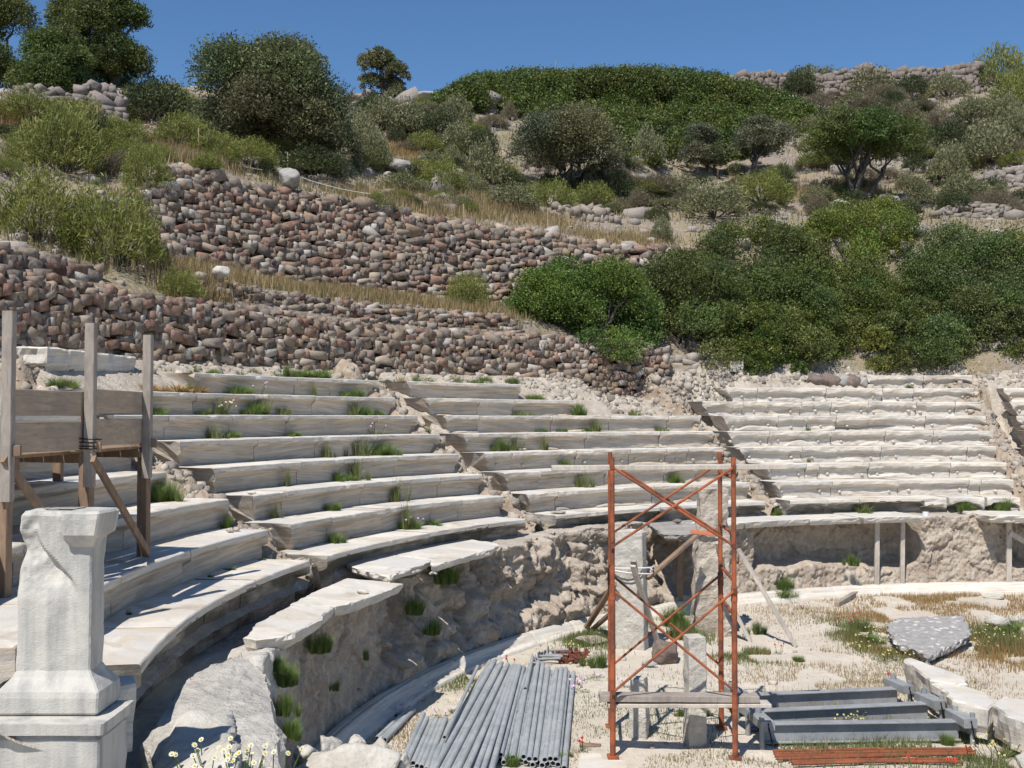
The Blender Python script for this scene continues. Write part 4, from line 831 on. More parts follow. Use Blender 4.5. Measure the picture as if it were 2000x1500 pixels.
def upright(px, y0, y1, R, w, d, label, mt, seed):
    p0 = PR(px, y0, R); p0[2] = .05; p1 = p0.copy(); p1[0] += .03; p1[2] = ZS - .14; timber('timber_prop', p0, p1, w, d, mt, label, 'timber prop', gP, up=(0, 1, 0), seed=seed)
upright(1327, 1175, 1045, 14.62, .13, .08, 'brown upright post in the recess under the small grey slab', M['wood_brown'], 61)
upright(1712, 1140, 1020, 14.60, .11, .07, 'left one of the twin grey props under the white slab', M['wood_pale'], 62)
upright(1762, 1138, 1020, 14.60, .10, .07, 'right one of the twin grey props under the white slab', M['wood_pale'], 63)
upright(1970, 1135, 1030, 14.55, .12, .07, 'grey prop with a diagonal brace under the slab at the right edge', M['wood_pale'], 64)
p = PR(1972, 1040, 14.5); timber('timber_brace', p, p + np.array([1.0, -.1, -.62]), .06, .12, M['wood_pale'], 'diagonal grey brace nailed to the prop at the right edge', 'timber prop', gP, seed=65)
timber('timber_offcut', G(1634, 1178, .05), G(1673, 1158, .07), .11, .10, M['wood_grey'], 'short timber offcut on the ground in front of the kerb', 'timber')
timber('plank_piece', PR(1345, 741, 22.0), PR(1372, 763, 21.0), .12, .05, M['wood_grey'], 'grey plank end sloping in the rubble above the right stairway', 'plank')
c0 = G(1133, 1451, .03); timber('plank_piece', c0, c0 + np.array([.26, -.06, 0]), .10, .03, M['wood_brown'], 'small wood scrap on the ground by a poppy, right of the pipes', 'plank')
# white rope round the grey pillar, orange strap on the tall one
f = G(1235, 1272); pts = []
for k in range(40):
    t = k / 39 * 4 * PI; pts.append([f[0] + .40 * math.cos(t), f[1] + .22 + .34 * math.sin(t), 1.42 + .05 * math.sin(t * .7) + .03 * (k > 20)])
Vv, Ff = tube(pts, .014, 6); o = mk('rope', Vv, Ff, M['rope']); tag(o, 'white rope tied round the grey pillar and its boards', 'rope')
f = G(1393, 1243); q = PY(1375, 1045, 20.3); Vv, Ff = merge([bar((q[0] - .18, f[1] - .04, q[2] + .02), (q[0] + .12, f[1] - .05, q[2] - .01), .02, .07), bar((q[0] + .09, f[1] - .05, q[2] - .01), (q[0] + .42, f[1] - .05, q[2] - .06), .02, .05)]); tag(mk('strap', Vv, Ff, M['orange']), 'faded orange strap across the tall rough pillar', 'strap')
p = PR(1808, 1011, 14.9); p[2] = ZS - .16; Vv, Ff = tube([p, p + np.array([0, 0, .22])], .075, 14, hollow=.066); tag(mk('plastic_pipe', Vv, Ff, M['white']), 'short white plastic pipe standing at the end of the white slab', 'pipe')

# ------------------------------------------------------------------ galvanised pipes
def pipe(a, b, r, label, group):
    Vv, Ff = tube([a, b], r, 12, hollow=r * .82); tag(mk('steel_pipe', Vv, Ff, M['galv'], smooth=False), label, 'pipe', group)
def P3(px, py, z): p = PZ(px, py, z); p[2] = max(z, gz(p[0], p[1]) + .035); return p
def fan(n, top0, top1, bot0, bot1, z0, r, label, group, jt=6, layer2=(), dz=.0):
    ts = []
    for i in range(n):
        f = (i + random.uniform(-.15, .15)) / max(1, n - 1); f = min(max(f, 0), 1)
        a = np.array(top0) + (np.array(top1) - np.array(top0)) * f; b = np.array(bot0) + (np.array(bot1) - np.array(bot0)) * f
        A = PZ(a[0], a[1] + random.uniform(-jt, jt), z0); B = PZ(b[0], b[1] + random.uniform(-jt, jt), z0)
        A[2] = gz(A[0], A[1]) + z0; B[2] = gz(B[0], B[1]) + z0; pipe(A, B, r, label, group); ts.append((A, B))
    for i in layer2:
        A, B = [(ts[i][q] + ts[i + 1][q]) / 2 + np.array([0, 0, r * 1.5]) for q in (0, 1)]; pipe(A, B, r, label, group)
L1 = 'long galvanised pipe of the slanting bundle left of the grass tuft'
fan(12, (957, 1296), (1028, 1316), (812, 1540), (945, 1552), .05, .036, L1, 'long pipes of the left bundle', 5, (1, 3, 5, 7, 9))
fan(4, (1000, 1300), (1015, 1305), (900, 1535), (950, 1540), .15, .036, L1, 'long pipes of the left bundle', 4)
L2 = 'long galvanised pipe of the straight bundle nearest the scaffold'
fan(9, (1047, 1299), (1120, 1318), (1018, 1488), (1102, 1496), .05, .036, L2, 'long pipes of the right bundle', 6, (0, 1, 2, 4, 5, 6))
L3 = 'pipe with a dark open end in the gap between the two long bundles'
fan(5, (1012, 1312), (1040, 1306), (958, 1482), (1010, 1480), .05, .034, L3, 'pipes between the two long bundles', 8, (1, 3))
fan(7, (826, 1398), (880, 1408), (788, 1490), (842, 1508), .05, .034, 'short galvanised pipe in the small pile at the left of the long pipes', 'short pipes at the left', 3, ())
fan(3, (800, 1384), (808, 1388), (736, 1446), (752, 1448), .05, .034, 'short pipe lying alone beside the kerb, left of the short pile', 'pipes beside the kerb', 2, ())
A, B = G(933, 1302, .19), G(868, 1440, .16); pipe(A, B, .026, 'single thin pipe lying across the left edge of the long bundle', None)
A, B = G(1040, 1285, .12), G(1026, 1345, .14); pipe(A, B, .03, 'single short pipe end poking up between the two bundles', None)
# scaffold jacks and rusty couplers in a heap behind the pipes
for i in range(7):
    c = G(1038 + i * 7 + random.uniform(-3, 3), 1289 - i * 2.5 + random.uniform(-4, 4), .06 + .03 * (i % 3)); a = random.uniform(-.5, .15); d_ = np.array([math.cos(a), math.sin(a), .05]) * .42
    Vv, Ff = merge([tube([c, c + d_], .02, 8), bar(c - d_ * .02, c + d_ * .02, .14, .14)]); tag(mk('screw_jack', Vv, Ff, M['steel']), 'grey scaffold screw jack with a square foot in the heap behind the pipes', 'jack', 'screw jacks in a heap')
for i in range(8):
    c = G(1092 + random.uniform(0, 42), 1282 + random.uniform(-8, 14), .05 + .03 * (i % 3)); a = random.uniform(0, 3); d_ = np.array([math.cos(a), math.sin(a), .1]) * .17
    Vv, Ff = merge([tube([c - d_, c + d_], .024, 7), bar(c - d_ * .4, c - d_ * .1, .12, .10), bar(c + d_ * .5, c + d_ * .8, .05, .14)]); tag(mk('coupler', Vv, Ff, M['rust_dark']), 'rusty scaffold coupler in the heap beside the screw jacks', 'coupler', 'rusty couplers in a heap')

# ------------------------------------------------------------------ grey steel beams with hooked end pieces
def ibeam(pl_, pr_, h, label):
    pl_, pr_ = np.asarray(pl_, float), np.asarray(pr_, float); base = tuple((pl_ + pr_) / 2); rt_ = root('steel_beam', base); tag(rt_, label, 'steel beam', 'grey steel beams with hooked ends')
    u = np.array([0, 0, 1.]); W = .15
    Vv, Ff = merge([bar(pl_ + u * (h - .009), pr_ + u * (h - .009), W, .018, bev=.003), bar(pl_ + u * .009, pr_ + u * .009, W, .018, bev=.003), bar(pl_ + u * h / 2, pr_ + u * h / 2, .014, h - .038, bev=.002)])
    child('i_profile', Vv, Ff, M['steel'], rt_, base)
    d = (pr_ - pl_) / np.linalg.norm(pr_ - pl_); s = np.array([-d[1], d[0], 0])
    for e, c in ((1, pr_ + d * .03), (-1, pl_ - d * .03)):
        Vv, Ff = bar(c - s * .27 + u * (h + .03), c + s * .24 + u * (h + .03), .18, .12, bev=.01); hb = child('end_box', Vv, Ff, M['steel'], rt_, base)
        q = c - s * .20 + d * e * .06; Vv, Ff = tube([[q[0], q[1], gz(q[0], q[1])], [q[0], q[1], h + .14]], .034, 10); child('leg', Vv, Ff, M['steel'], rt_, base)
        q2 = c + s * .14 + u * (h + .09); Vv, Ff = tube([q2, q2 + u * .06], .042, 12, hollow=.034); child('socket', Vv, Ff, M['steel'], rt_, base)
        q3 = c - s * .285 + u * (h + .07); Vv, Ff = tube([q3, q3 - u * .06 - s * .02, q3 - u * .26 - s * .01 + d * .05, q3 - u * .3 + d * .09], .012, 6); child('hook', Vv, Ff, M['black'], rt_, base)
g1, g2 = G(1492, 1452, .0), G(1872, 1443, 0.); g1[2] += .03; g2[2] += .03; ibeam(g1, g2, .25, 'grey steel beam nearest the rusty rods, first of three from the front')
g1, g2 = G(1462, 1424, .0), G(1812, 1406, 0.); g1[2] += .03; g2[2] += .03; ibeam(g1, g2, .25, 'grey steel beam lying in the middle of the three')
g1, g2 = G(1440, 1395, .0), G(1752, 1377, 0.); g1[2] += .03; g2[2] += .03; ibeam(g1, g2, .25, 'grey steel beam farthest back of the three, nearest the lichen rock')
for i, (xa, ya, xb, yb) in enumerate(((1510, 1463, 1898, 1457), (1512, 1468, 1905, 1463), (1514, 1472, 1890, 1468), (1518, 1477, 1905, 1468), (1545, 1484, 1870, 1478), (1548, 1488, 1880, 1484))):
    Vv, Ff = tube([G(xa, ya, .05), G((xa + xb) / 2, (ya + yb) / 2, .045), G(xb, yb, .05)], .022, 8); tag(mk('rusty_rod', Vv, Ff, M['rust_pole']), 'orange rusty steel rod lying in front of the grey beams', 'steel rod', 'rusty rods on the ground')

# ------------------------------------------------------------------ foliage
def leaves(C, size, rng, aspect=2.4, up=.25, nrm=None, droop=0.):
    """diamond-shaped leaves at the given points; returns vertices and faces"""
    N = len(C); a = rng.normal(size=(N, 3)); a[:, 2] += up; a /= np.linalg.norm(a, axis=1)[:, None]
    if nrm is not None: a = a * .8 + nrm * .7; a /= np.linalg.norm(a, axis=1)[:, None]
    b = np.cross(a, rng.normal(size=(N, 3))); b /= np.linalg.norm(b, axis=1)[:, None] + 1e-9
    s = (size * rng.uniform(.6, 1.35, N))[:, None]; w = s / aspect
    V = np.stack([C - a * s * .5, C + b * w * .5, C + a * s * .5, C - b * w * .5], 1).reshape(-1, 3)
    return V, np.arange(4 * N).reshape(N, 4)
def crown(rng, lobes, nclump, per, size, pal, sig=.16, aspect=2.2, squash=.85, lowcut=-.75, inner=.35):
    """leaf clumps spread over and through a set of ellipsoid lobes: (centre, radii)"""
    vol = np.array([np.prod(r) ** (2 / 3) for c, r in lobes]); pick = rng.choice(len(lobes), nclump, p=vol / vol.sum())
    d = rng.normal(size=(nclump, 3)); d /= np.linalg.norm(d, axis=1)[:, None]; d[:, 2] = np.where(d[:, 2] < lowcut, -d[:, 2], d[:, 2])
    rad = np.where(rng.random(nclump) < inner, rng.uniform(.35, .8, nclump), rng.uniform(.78, 1.06, nclump))
    C0 = np.array([lobes[k][0] for k in pick]); Rr = np.array([lobes[k][1] for k in pick]); CC = C0 + d * Rr * rad[:, None]
    sg = (sig * Rr.mean(1) * rng.uniform(.6, 1.4, nclump))[:, None, None]
    off = rng.normal(size=(nclump, per, 3)); off /= np.maximum(np.linalg.norm(off, axis=2)[..., None], .6); off *= rng.random((nclump, per, 1)) ** .4 * 1.5
    P = (CC[:, None, :] + off * sg * np.array([1, 1, squash])).reshape(-1, 3); nr = np.repeat(d, per, 0)
    V, F = leaves(P, np.full(len(P), size), rng, aspect, .2, nr * .6)
    tone = rng.uniform(.7, 1.3, nclump)[:, None] * np.ones((1, per)) * rng.uniform(.75, 1.25, (nclump, per)); mixv = np.clip(rng.random((nclump, 1)) * .7 + rng.random((nclump, per)) * .5 - .1, 0, 1).reshape(-1, 1)
    lt = rng.uniform(.80, 1.24, len(lobes))[:, None] * np.stack([rng.uniform(.88, 1.2, len(lobes)), np.ones(len(lobes)), rng.uniform(.8, 1.2, len(lobes))], 1)      # shoots of each limb: yellower, greyer, younger
    col = (np.array(pal[0]) * (1 - mixv) + np.array(pal[1]) * mixv) * tone.reshape(-1, 1) * np.repeat(lt[pick], per, 0)
    return V, F, np.repeat(col, 4, 0)
def limb(rng, a, b, r0, r1, n=6, wob=.12):
    t = np.linspace(0, 1, n)[:, None]; L = np.linalg.norm(b - a); P = a + (b - a) * t; P[1:-1] += rng.normal(size=(n - 2, 3)) * wob * L * .35
    return tube(P, np.linspace(r0, r1, n), 7)
OLIVE = ((.07, .088, .04), (.19, .205, .095)); OLIVE_G = ((.075, .09, .05), (.19, .205, .12)); DARKG = ((.048, .078, .02), (.165, .20, .062)); GREENB = ((.055, .10, .026), (.15, .19, .06)); YG = ((.125, .15, .034), (.29, .30, .08))
def tree(label, base_px, box, pal, seed, cat='tree', nl=9, leafs=26000, size=.15, stems=3, R0=22.3, base=None, trunk_r=.13, low=.30, name='olive_tree', sig=.2, aspect=2.6, inner=.3):
    """box: crown outline in photo pixels (x0, y0, x1, y1), read at the depth where the foot stands"""
    rng = np.random.default_rng(seed); b = HILL(*base_px, R0) if base is None else np.asarray(base, float); k = b[1] / FPX
    x0, y0, x1, y1 = box; W = (x1 - x0) * k; zt_ = PY((x0 + x1) / 2, y0, b[1])[2]; zb_ = PY((x0 + x1) / 2, y1, b[1])[2]; H_ = max(zt_ - zb_, .3); cx_ = PY((x0 + x1) / 2, y0, b[1])[0]; Dp = W * .85
    W *= .84; H_ *= .88; zt_ = zb_ + H_; lobes = []
    for i in range(nl):
        t = 2 * PI * i / nl + rng.uniform(-.3, .3); q = rng.uniform(.30, .62) if i % 3 else rng.uniform(0, .25); rr = rng.uniform(.19, .30) * min(W, H_ * 1.6); zz = zb_ + H_ * rng.uniform(low, .74) if i % 3 else zb_ + H_ * rng.uniform(.6, .80)
        rx = min(rr, W * .5 * (1 - q) + .12 * W); rz = min(rr * .85, (zt_ - zz), H_ * .42); lobes.append((np.array([cx_ + W * .5 * q * math.cos(t) * 1.25, b[1] + Dp * .45 * q * math.sin(t) + .0, zz]), np.array([rx, rx * 1.0, max(rz, .12 * H_)])))
    o = root(name, b); tag(o, label, cat)
    per = 24; V, F, C = crown(rng, lobes, max(40, int(leafs * 2.0) // per), per, size * .66, pal, sig, aspect, lowcut=-.55, inner=inner); child('crown', V, F, M['leaf'], o, b, C)
    parts = []
    for i in range(stems):
        a = b + np.array([rng.uniform(-.25, .25) * (stems > 1), rng.uniform(-.2, .2), -.15]); m_ = lobes[i % nl][0]; mid = a + (m_ - a) * .45 + np.array([rng.normal() * .1 * W * .3, rng.normal() * .2, .1])
        parts.append(limb(rng, a, mid, trunk_r * rng.uniform(.8, 1.1), trunk_r * .6))
        for j in range(3): parts.append(limb(rng, mid, lobes[(i + j * stems) % nl][0] + np.array([0, 0, .1]), trunk_r * .5, trunk_r * .14, 6))
    Vv, Ff = merge(parts); child('trunk', Vv, Ff, M['bark'], o, b, smooth=True); return o
tree('large round olive tree with dark crown against the sky, above the tall wall', (560, 302), (378, 58, 700, 312), OLIVE, 1, leafs=62000, nl=14, size=.17, stems=3, trunk_r=.20, low=.22, sig=.24)
tree('small lone tree on the crest, right of the large olive', (750, 188), (698, 78, 804, 182), OLIVE, 2, leafs=9000, nl=9, size=.2, stems=4, trunk_r=.1, low=.12, inner=.2)
tree('many-stemmed olive in the middle of the slope above the squared wall', (1110, 372), (980, 205, 1238, 352), OLIVE_G, 3, leafs=30000, nl=13, size=.15, stems=7, trunk_r=.085, low=.42)
tree('open umbrella-shaped olive with bare bent trunks, above the big bushes', (1668, 392), (1548, 205, 1828, 338), GREENB, 4, leafs=36000, nl=14, size=.15, stems=6, trunk_r=.11, low=.42)
tree('thin greyish olive, left of two leaning ones below the green thicket', (1400, 352), (1318, 228, 1430, 335), OLIVE_G, 5, leafs=9000, nl=8, size=.14, stems=3, trunk_r=.08, low=.3)
tree('greyish olive with a slanting trunk, right of two below the green thicket', (1468, 352), (1412, 212, 1560, 330), OLIVE_G, 6, leafs=13000, nl=9, size=.14, stems=3, trunk_r=.10, low=.35)
tree('tall dark tree against the sky, right one of the group at top left', (215, 165), (95, -70, 298, 152), DARKG, 7, leafs=62000, nl=20, size=.2, stems=3, trunk_r=.2, low=.02, name='evergreen_tree', R0=40.)
tree('bushy green tree in front of the taller ones at top left', (110, 205), (12, 28, 196, 196), GREENB, 8, leafs=34000, nl=14, size=.17, stems=4, trunk_r=.14, low=.08, name='evergreen_tree', R0=34.)
tree('dark tree cut by the left edge at the top left corner', (-20, 170), (-130, -60, 62, 160), DARKG, 9, leafs=30000, nl=13, size=.2, stems=3, trunk_r=.2, low=.05, name='evergreen_tree', R0=38.)
# the thicket covering the hilltop reads as one mass
rng = np.random.default_rng(77); lobes = []
for i in range(300):
    x = rng.uniform(868, 1575); top = np.interp(x, [850, 930, 1000, 1080, 1300, 1420, 1500, 1575], [192, 152, 133, 136, 130, 148, 172, 205]); bot = np.interp(x, [850, 950, 1050, 1150, 1250, 1320, 1480, 1575], [198, 212, 232, 262, 318, 335, 300, 245])
    y = rng.uniform(top + 22, max(bot - 4, top + 26)); p = HILL(x, min(y + 14, bot + 4), 27.5); kk = p[1] / FPX; r_ = min(rng.uniform(17, 30), (y - top) * .9 + 9) * kk; zc_ = PY(x, y, p[1])[2]; lobes.append((np.array([p[0], p[1], min(zc_, p[2] + r_ * .9)]), np.array([r_ * 1.25, r_ * 1.1, r_ * .9])))
for x in np.linspace(862, 1570, 44):
    top = np.interp(x, [850, 930, 1000, 1080, 1300, 1420, 1500, 1575], [188, 152, 133, 136, 130, 148, 172, 205]); p = HILL(x, 205, 40); Yd = max(p[1] - 1, 50.); c_ = PY(x, top + 16 + rng.uniform(-2, 5), Yd); lobes.append((c_, np.array([.75, .8, .42]))); lobes.append((c_ + np.array([0, -.4, -.75]), np.array([.8, .9, .7])))
V, F, C = crown(rng, lobes, 15000, 22, .135, ((.045, .075, .018), (.15, .19, .045)), .30, 1.9, inner=.2); o = mk('thicket', V, F, M['leaf'], col=C); tag(o, 'dense dark green evergreen thicket covering the rounded hilltop', 'thicket', kind='stuff')
# big bushes on the terraces at the right
def bush(label, box, seed, pal=DARKG, leafs=26000, size=.10, dR=22.8, front=0., nl=14, name='evergreen_bush'):
    rng = np.random.default_rng(seed); x0, y0, x1, y1 = box; b = HILL((x0 + x1) / 2, y1, dR) + np.array([0, front, 0]); k = b[1] / FPX; lobes = []
    for i in range(nl * 2):
        u = (i % nl + rng.uniform(.1, .9)) / nl * .92 + .04; v = rng.uniform(.10, .97); r = rng.uniform(.11, .21) * min(x1 - x0, (y1 - y0) * 1.3); px_, py_ = x0 + (x1 - x0) * u, y0 + (y1 - y0) * v
        e = math.sqrt(max(0, 1 - (2 * u - 1) ** 2)); py_ = max(py_, y1 - (y1 - y0) * (.35 + .65 * e) + r * .8); r = min(r, px_ - x0 + 8, x1 - px_ + 8); Yd = b[1] + (1 - v) * (y1 - y0) * k * .55 + rng.uniform(-.9, .9)
        q = PY(px_, py_, Yd); h = hz(q[0], q[1]); lobes.append((q, np.array([r, r, r * .85]) * Yd / FPX))
    o = root(name, b); tag(o, label, 'bush'); V, F, C = crown(rng, lobes, int(leafs * 2.4) // 24, 24, size * .68, pal, .24, 2.0, inner=.25); child('crown', V, F, M['leaf'], o, b, C)
    parts = [limb(rng, b + np.array([rng.uniform(-.5, .5), .2, -.1]), lobes[j][0], .07, .02) for j in range(0, nl, 2)]; Vv, Ff = merge(parts); child('trunk', Vv, Ff, M['bark'], o, b, smooth=True)
bush('low dark green bush spilling over the left end of the right-hand bushes', (990, 500, 1290, 690), 201, ((.05, .098, .02), (.155, .225, .05)), 34000, .11, 22.5, nl=20)
bush('dark bush over the lowest wall end, with grey twigs', (1180, 490, 1460, 700), 202, DARKG, 36000, .11, 22.6, nl=20)
bush('tall bush in the second rank above the right stairway', (1350, 425, 1600, 640), 203, DARKG, 38000, .12, 24.5, nl=20)
bush('round yellow-green topped bush, highest of the right-hand bushes', (1560, 385, 1800, 600), 204, ((.065, .10, .02), (.22, .265, .055)), 38000, .12, 25.3, nl=20)
bush('big front bush hanging over the top right seats', (1520, 560, 1760, 730), 205, ((.058, .09, .024), (.19, .22, .055)), 36000, .11, 22.4, nl=20)
bush('dark front bush between the carved block and the big front bush', (1380, 590, 1570, 735), 206, ((.044, .08, .018), (.145, .19, .045)), 28000, .11, 22.4, nl=16)
bush('broad bush at the right edge under the stepped stone walls', (1760, 430, 2080, 660), 207, GREENB, 44000, .12, 24.2, nl=24)
bush('lower bush at the right edge above the far right seats', (1730, 560, 2060, 715), 208, DARKG, 40000, .11, 22.4, nl=22)
bush('middle bush filling the gap under the umbrella-shaped olive', (1440, 500, 1760, 680), 209, ((.048, .082, .02), (.16, .20, .05)), 44000, .11, 23.4, nl=24)
# brushwood shrubs on the slopes: prototypes, then copies
def shrub_mesh(seed, pal, fine):
    rng = np.random.default_rng(seed); n = 5200 if fine else 3400; d = rng.normal(size=(n, 3)); d[:, 2] = np.abs(d[:, 2]) * .9 + .05; d /= np.linalg.norm(d, axis=1)[:, None]
    lump = 1 + .28 * fbm(d * 2.2 + seed, 3, seed % 40); rr = rng.uniform(.45, 1., n) ** .6 * lump; C = d * rr[:, None] * np.array([1, 1, 1.05]); nr = d
    V, F = leaves(C, np.full(n, .125 if fine else .105), rng, 5.5 if fine else 2.4, .5, nr); cc = np.array(pal[0]) + (np.array(pal[1]) - np.array(pal[0])) * np.clip(rng.random(n) * .6 + .4 * (vn(d * 3, seed % 30) + .5), 0, 1)[:, None]
    st = []
    for k in range(14):
        e = rng.normal(size=3); e[2] = abs(e[2]) + .3; e /= np.linalg.norm(e); st.append(tube([np.array([0, 0, -.1]), e * .45 + rng.normal(size=3) * .04, e * .85], [.03, .02, .008], 4))
    return raw_mesh('shrub_crown', V, F, np.repeat(cc, 4, 0)), raw_mesh('shrub_stem', *merge(st))
KINDS = {'green': ('broom_shrub', 'shrub', YG, True, 'feathery yellow-green shrub'), 'grey': ('sage_shrub', 'shrub', ((.14, .15, .07), (.29, .285, .15)), False, 'grey-green dome-shaped shrub'),
         'dark': ('dark_shrub', 'shrub', ((.04, .055, .022), (.105, .125, .05)), False, 'dark olive-green shrub'), 'dry': ('dry_shrub', 'shrub', ((.15, .125, .08), (.25, .215, .14)), True, 'brownish half-dry shrub')}
SH = {k: [shrub_mesh(300 + 10 * i + j, v[2], v[3]) for j in range(3)] for i, (k, v) in enumerate(KINDS.items())}
for k in SH:
    for a, b in SH[k]: a.materials.append(M['leaf']); b.materials.append(M['bark'])
def shrub(kind, px, py, w, h, label=None, group=None, R0=22.3):
    nm, cat, pal, fine, lb = KINDS[kind]; p = HILL(px, py, R0); k = p[1] / FPX; r = random.choice(SH[kind]); o = empty(nm, p, random.uniform(0, 6))
    tag(o, label or lb + ' growing on the dry hillside', cat, None if label else (group or lb + 's on the hillside')); s_ = (w * k / 2, w * k / 2, h * k)
    o.scale = s_
    for nme, me, mt in (('crown', r[0], M['leaf']), ('stem', r[1], M['bark'])): c = bpy.data.objects.new(nme, me); COL.objects.link(c); c.parent = o
for a in [('green', 125, 335, 170, 130, 'tall feathery green shrub left of the round broom bush'), ('green', 80, 470, 190, 130, 'wide feathery shrub at the left edge above the loose stones'), ('green', 225, 520, 200, 150, 'largest bright feathery shrub, below the left end of the tall wall'),
          ('green', 286, 375, 96, 90, 'single upright broom bush beside the left end of the tall wall'), ('green', 352, 585, 90, 55, 'low feathery shrub at the left end of the second stone course'), ('green', 912, 598, 92, 62, 'single bright green bush in front of the tall wall'),
          ('dark', 185, 300, 90, 70, 'dark shrub in the gully left of the string line'), ('green', 55, 245, 150, 62, 'yellow-green shrub below the trees at the left edge'), ('dark', 300, 240, 150, 85, 'dark rounded shrub between the top left trees and the large olive')]: shrub(*a)
for a in [('green', 235, 285, 110, 50), ('green', 360, 285, 120, 60), ('green', 420, 310, 110, 50), ('green', 490, 325, 120, 50), ('dark', 610, 345, 150, 60), ('dark', 660, 300, 90, 60), ('green', 330, 215, 130, 50), ('dark', 400, 250, 120, 55), ('green', 470, 280, 110, 50), ('green', 150, 250, 120, 55),
          ('grey', 725, 330, 90, 70), ('grey', 745, 255, 110, 62), ('grey', 800, 262, 100, 62), ('dark', 858, 268, 90, 50), ('grey', 890, 245, 90, 55), ('grey', 900, 305, 100, 55), ('grey', 948, 362, 100, 80), ('dark', 940, 300, 70, 50), ('grey', 705, 285, 80, 60), ('green', 830, 300, 80, 40), ('green', 860, 370, 110, 55), ('grey', 790, 375, 110, 35), ('grey', 1000, 405, 110, 42), ('green', 1075, 410, 120, 52), ('green', 1160, 408, 100, 46), ('dark', 1205, 385, 60, 60), ('grey', 1265, 320, 80, 70), ('dry', 1248, 405, 60, 35),
          ('grey', 1395, 425, 130, 62), ('green', 1490, 400, 130, 60), ('dark', 1525, 385, 60, 60), ('grey', 1330, 385, 80, 40), ('dry', 1300, 380, 70, 35), ('grey', 1848, 352, 90, 62), ('grey', 1880, 395, 110, 55), ('grey', 1935, 318, 120, 70), ('grey', 1985, 285, 110, 75), ('grey', 1800, 400, 70, 40), ('grey', 1700, 188, 110, 45), ('grey', 1640, 186, 90, 42), ('dark', 1560, 188, 80, 50), ('grey', 1600, 172, 90, 40), ('dark', 1780, 190, 80, 42), ('grey', 1850, 190, 90, 42), ('green', 1955, 175, 130, 80), ('green', 1985, 215, 100, 70), ('grey', 1900, 240, 90, 50), ('dry', 1830, 255, 80, 42), ('dark', 1865, 285, 90, 46), ('dry', 1760, 240, 80, 36), ('grey', 1960, 245, 90, 52), ('dry', 1700, 220, 70, 32), ('dark', 1740, 210, 60, 34), ('dry', 1600, 215, 70, 34), ('dark', 1930, 380, 60, 30), ('grey', 1560, 180, 60, 40), ('green', 1870, 360, 50, 24), ('dark', 1860, 410, 80, 36), ('grey', 1290, 468, 50, 40), ('dark', 1285, 430, 50, 26)]: shrub(*a)
for i in range(260):
    x = random.uniform(690, 2010); y = random.uniform(190, 420)
    if 1240 < x < 1580 and y < 340: continue
    shrub(random.choice(['dry', 'dry', 'grey', 'dark', 'grey', 'green']), x, y, random.uniform(28, 80), random.uniform(14, 36))
for i in range(60): shrub(random.choice(['green', 'dark', 'dry', 'green']), random.uniform(0, 640), random.uniform(205, 345), random.uniform(50, 95), random.uniform(24, 46))

# ------------------------------------------------------------------ herbs, grass and flowers
def tuft_mesh(seed, pal, n=260, spread=1., thin=.022, curve=.5, hmin=.4):
    rng = np.random.default_rng(seed); nc = 7; cc_ = rng.normal(size=(nc, 2)) * .42; ch_ = rng.uniform(.35, 1., nc); ci = rng.integers(0, nc, n); t = rng.uniform(0, 2 * PI, n); lean_ = rng.uniform(0, 1, n) ** .7 * spread; h = rng.uniform(hmin, 1, n) * ch_[ci]; lean_ = lean_ * ch_[ci]; b = np.stack([np.cos(t), np.sin(t), 0 * t], 1)
    p0 = b * (rng.random(n) * .2)[:, None]; p0[:, :2] += cc_[ci]; p1 = p0 + b * (lean_ * .35)[:, None] + np.array([0, 0, 1]) * (h * .6)[:, None]; p2 = p0 + b * (lean_ * (.5 + curve * .5))[:, None] + np.array([0, 0, 1]) * (h * (1 - .25 * curve * lean_))[:, None]
    sd = np.stack([-np.sin(t + .7), np.cos(t + .7), 0 * t], 1) * thin; V = np.stack([p0 - sd, p0 + sd, p1 + sd * .8, p1 - sd * .8, p2 + sd * .15, p2 - sd * .15], 1).reshape(-1, 3); i = np.arange(n)[:, None] * 6
    F = np.concatenate([i + np.array([0, 1, 2, 3]), i + np.array([3, 2, 4, 5])]); c = np.array(pal[0]) + (np.array(pal[1]) - np.array(pal[0])) * rng.random(n)[:, None]; return V, F, np.repeat(c, 6, 0)
FEN = ((.085, .15, .03), (.22, .29, .08)); WEED = ((.11, .145, .045), (.25, .27, .11)); STRAW = ((.27, .20, .10), (.44, .345, .18)); OCH = ((.27, .17, .07), (.44, .30, .13))
def tm(*a, **k): m_ = raw_mesh('tuft', *tuft_mesh(*a, **k)); m_.materials.append(M['grass']); return m_
TU = {'fennel': [tm(500 + i, FEN, 900, .9, .011, .7) for i in range(3)], 'weed': [tm(510 + i, WEED, 200, .9, .02, .5) for i in range(3)], 'straw': [tm(520 + i, STRAW, 160, .7, .014, .6) for i in range(2)], 'ochre': [tm(530 + i, OCH, 420, 1.1, .022, .7, .3) for i in range(2)]}
LBL = {'fennel': ('fennel_tuft', 'fine bright green fennel tuft growing from a joint of the marble seats or rock', 'herb', 'green fennel tufts in the joints'), 'weed': ('weed_tuft', 'thin dull green weed growing in a joint of the marble seats', 'weed', 'thin weeds in the joints'), 'straw': ('grass_tuft', 'tuft of thin dry pale grass stems', 'grass tuft', 'dry grass tufts'), 'ochre': ('ochre_tuft', 'rusty ochre carpet of dry stonecrop on the upper left seats', 'herb', 'ochre herbs on the seats')}
def tuft(kind, p, w, h):
    nm, lb, cat, gp = LBL[kind]; o = bpy.data.objects.new(nm, random.choice(TU[kind])); COL.objects.link(o); o.location = p; o.rotation_euler = (0, 0, random.uniform(0, 6)); o.scale = (w / 2, w / 2, h); tag(o, lb, cat, gp)
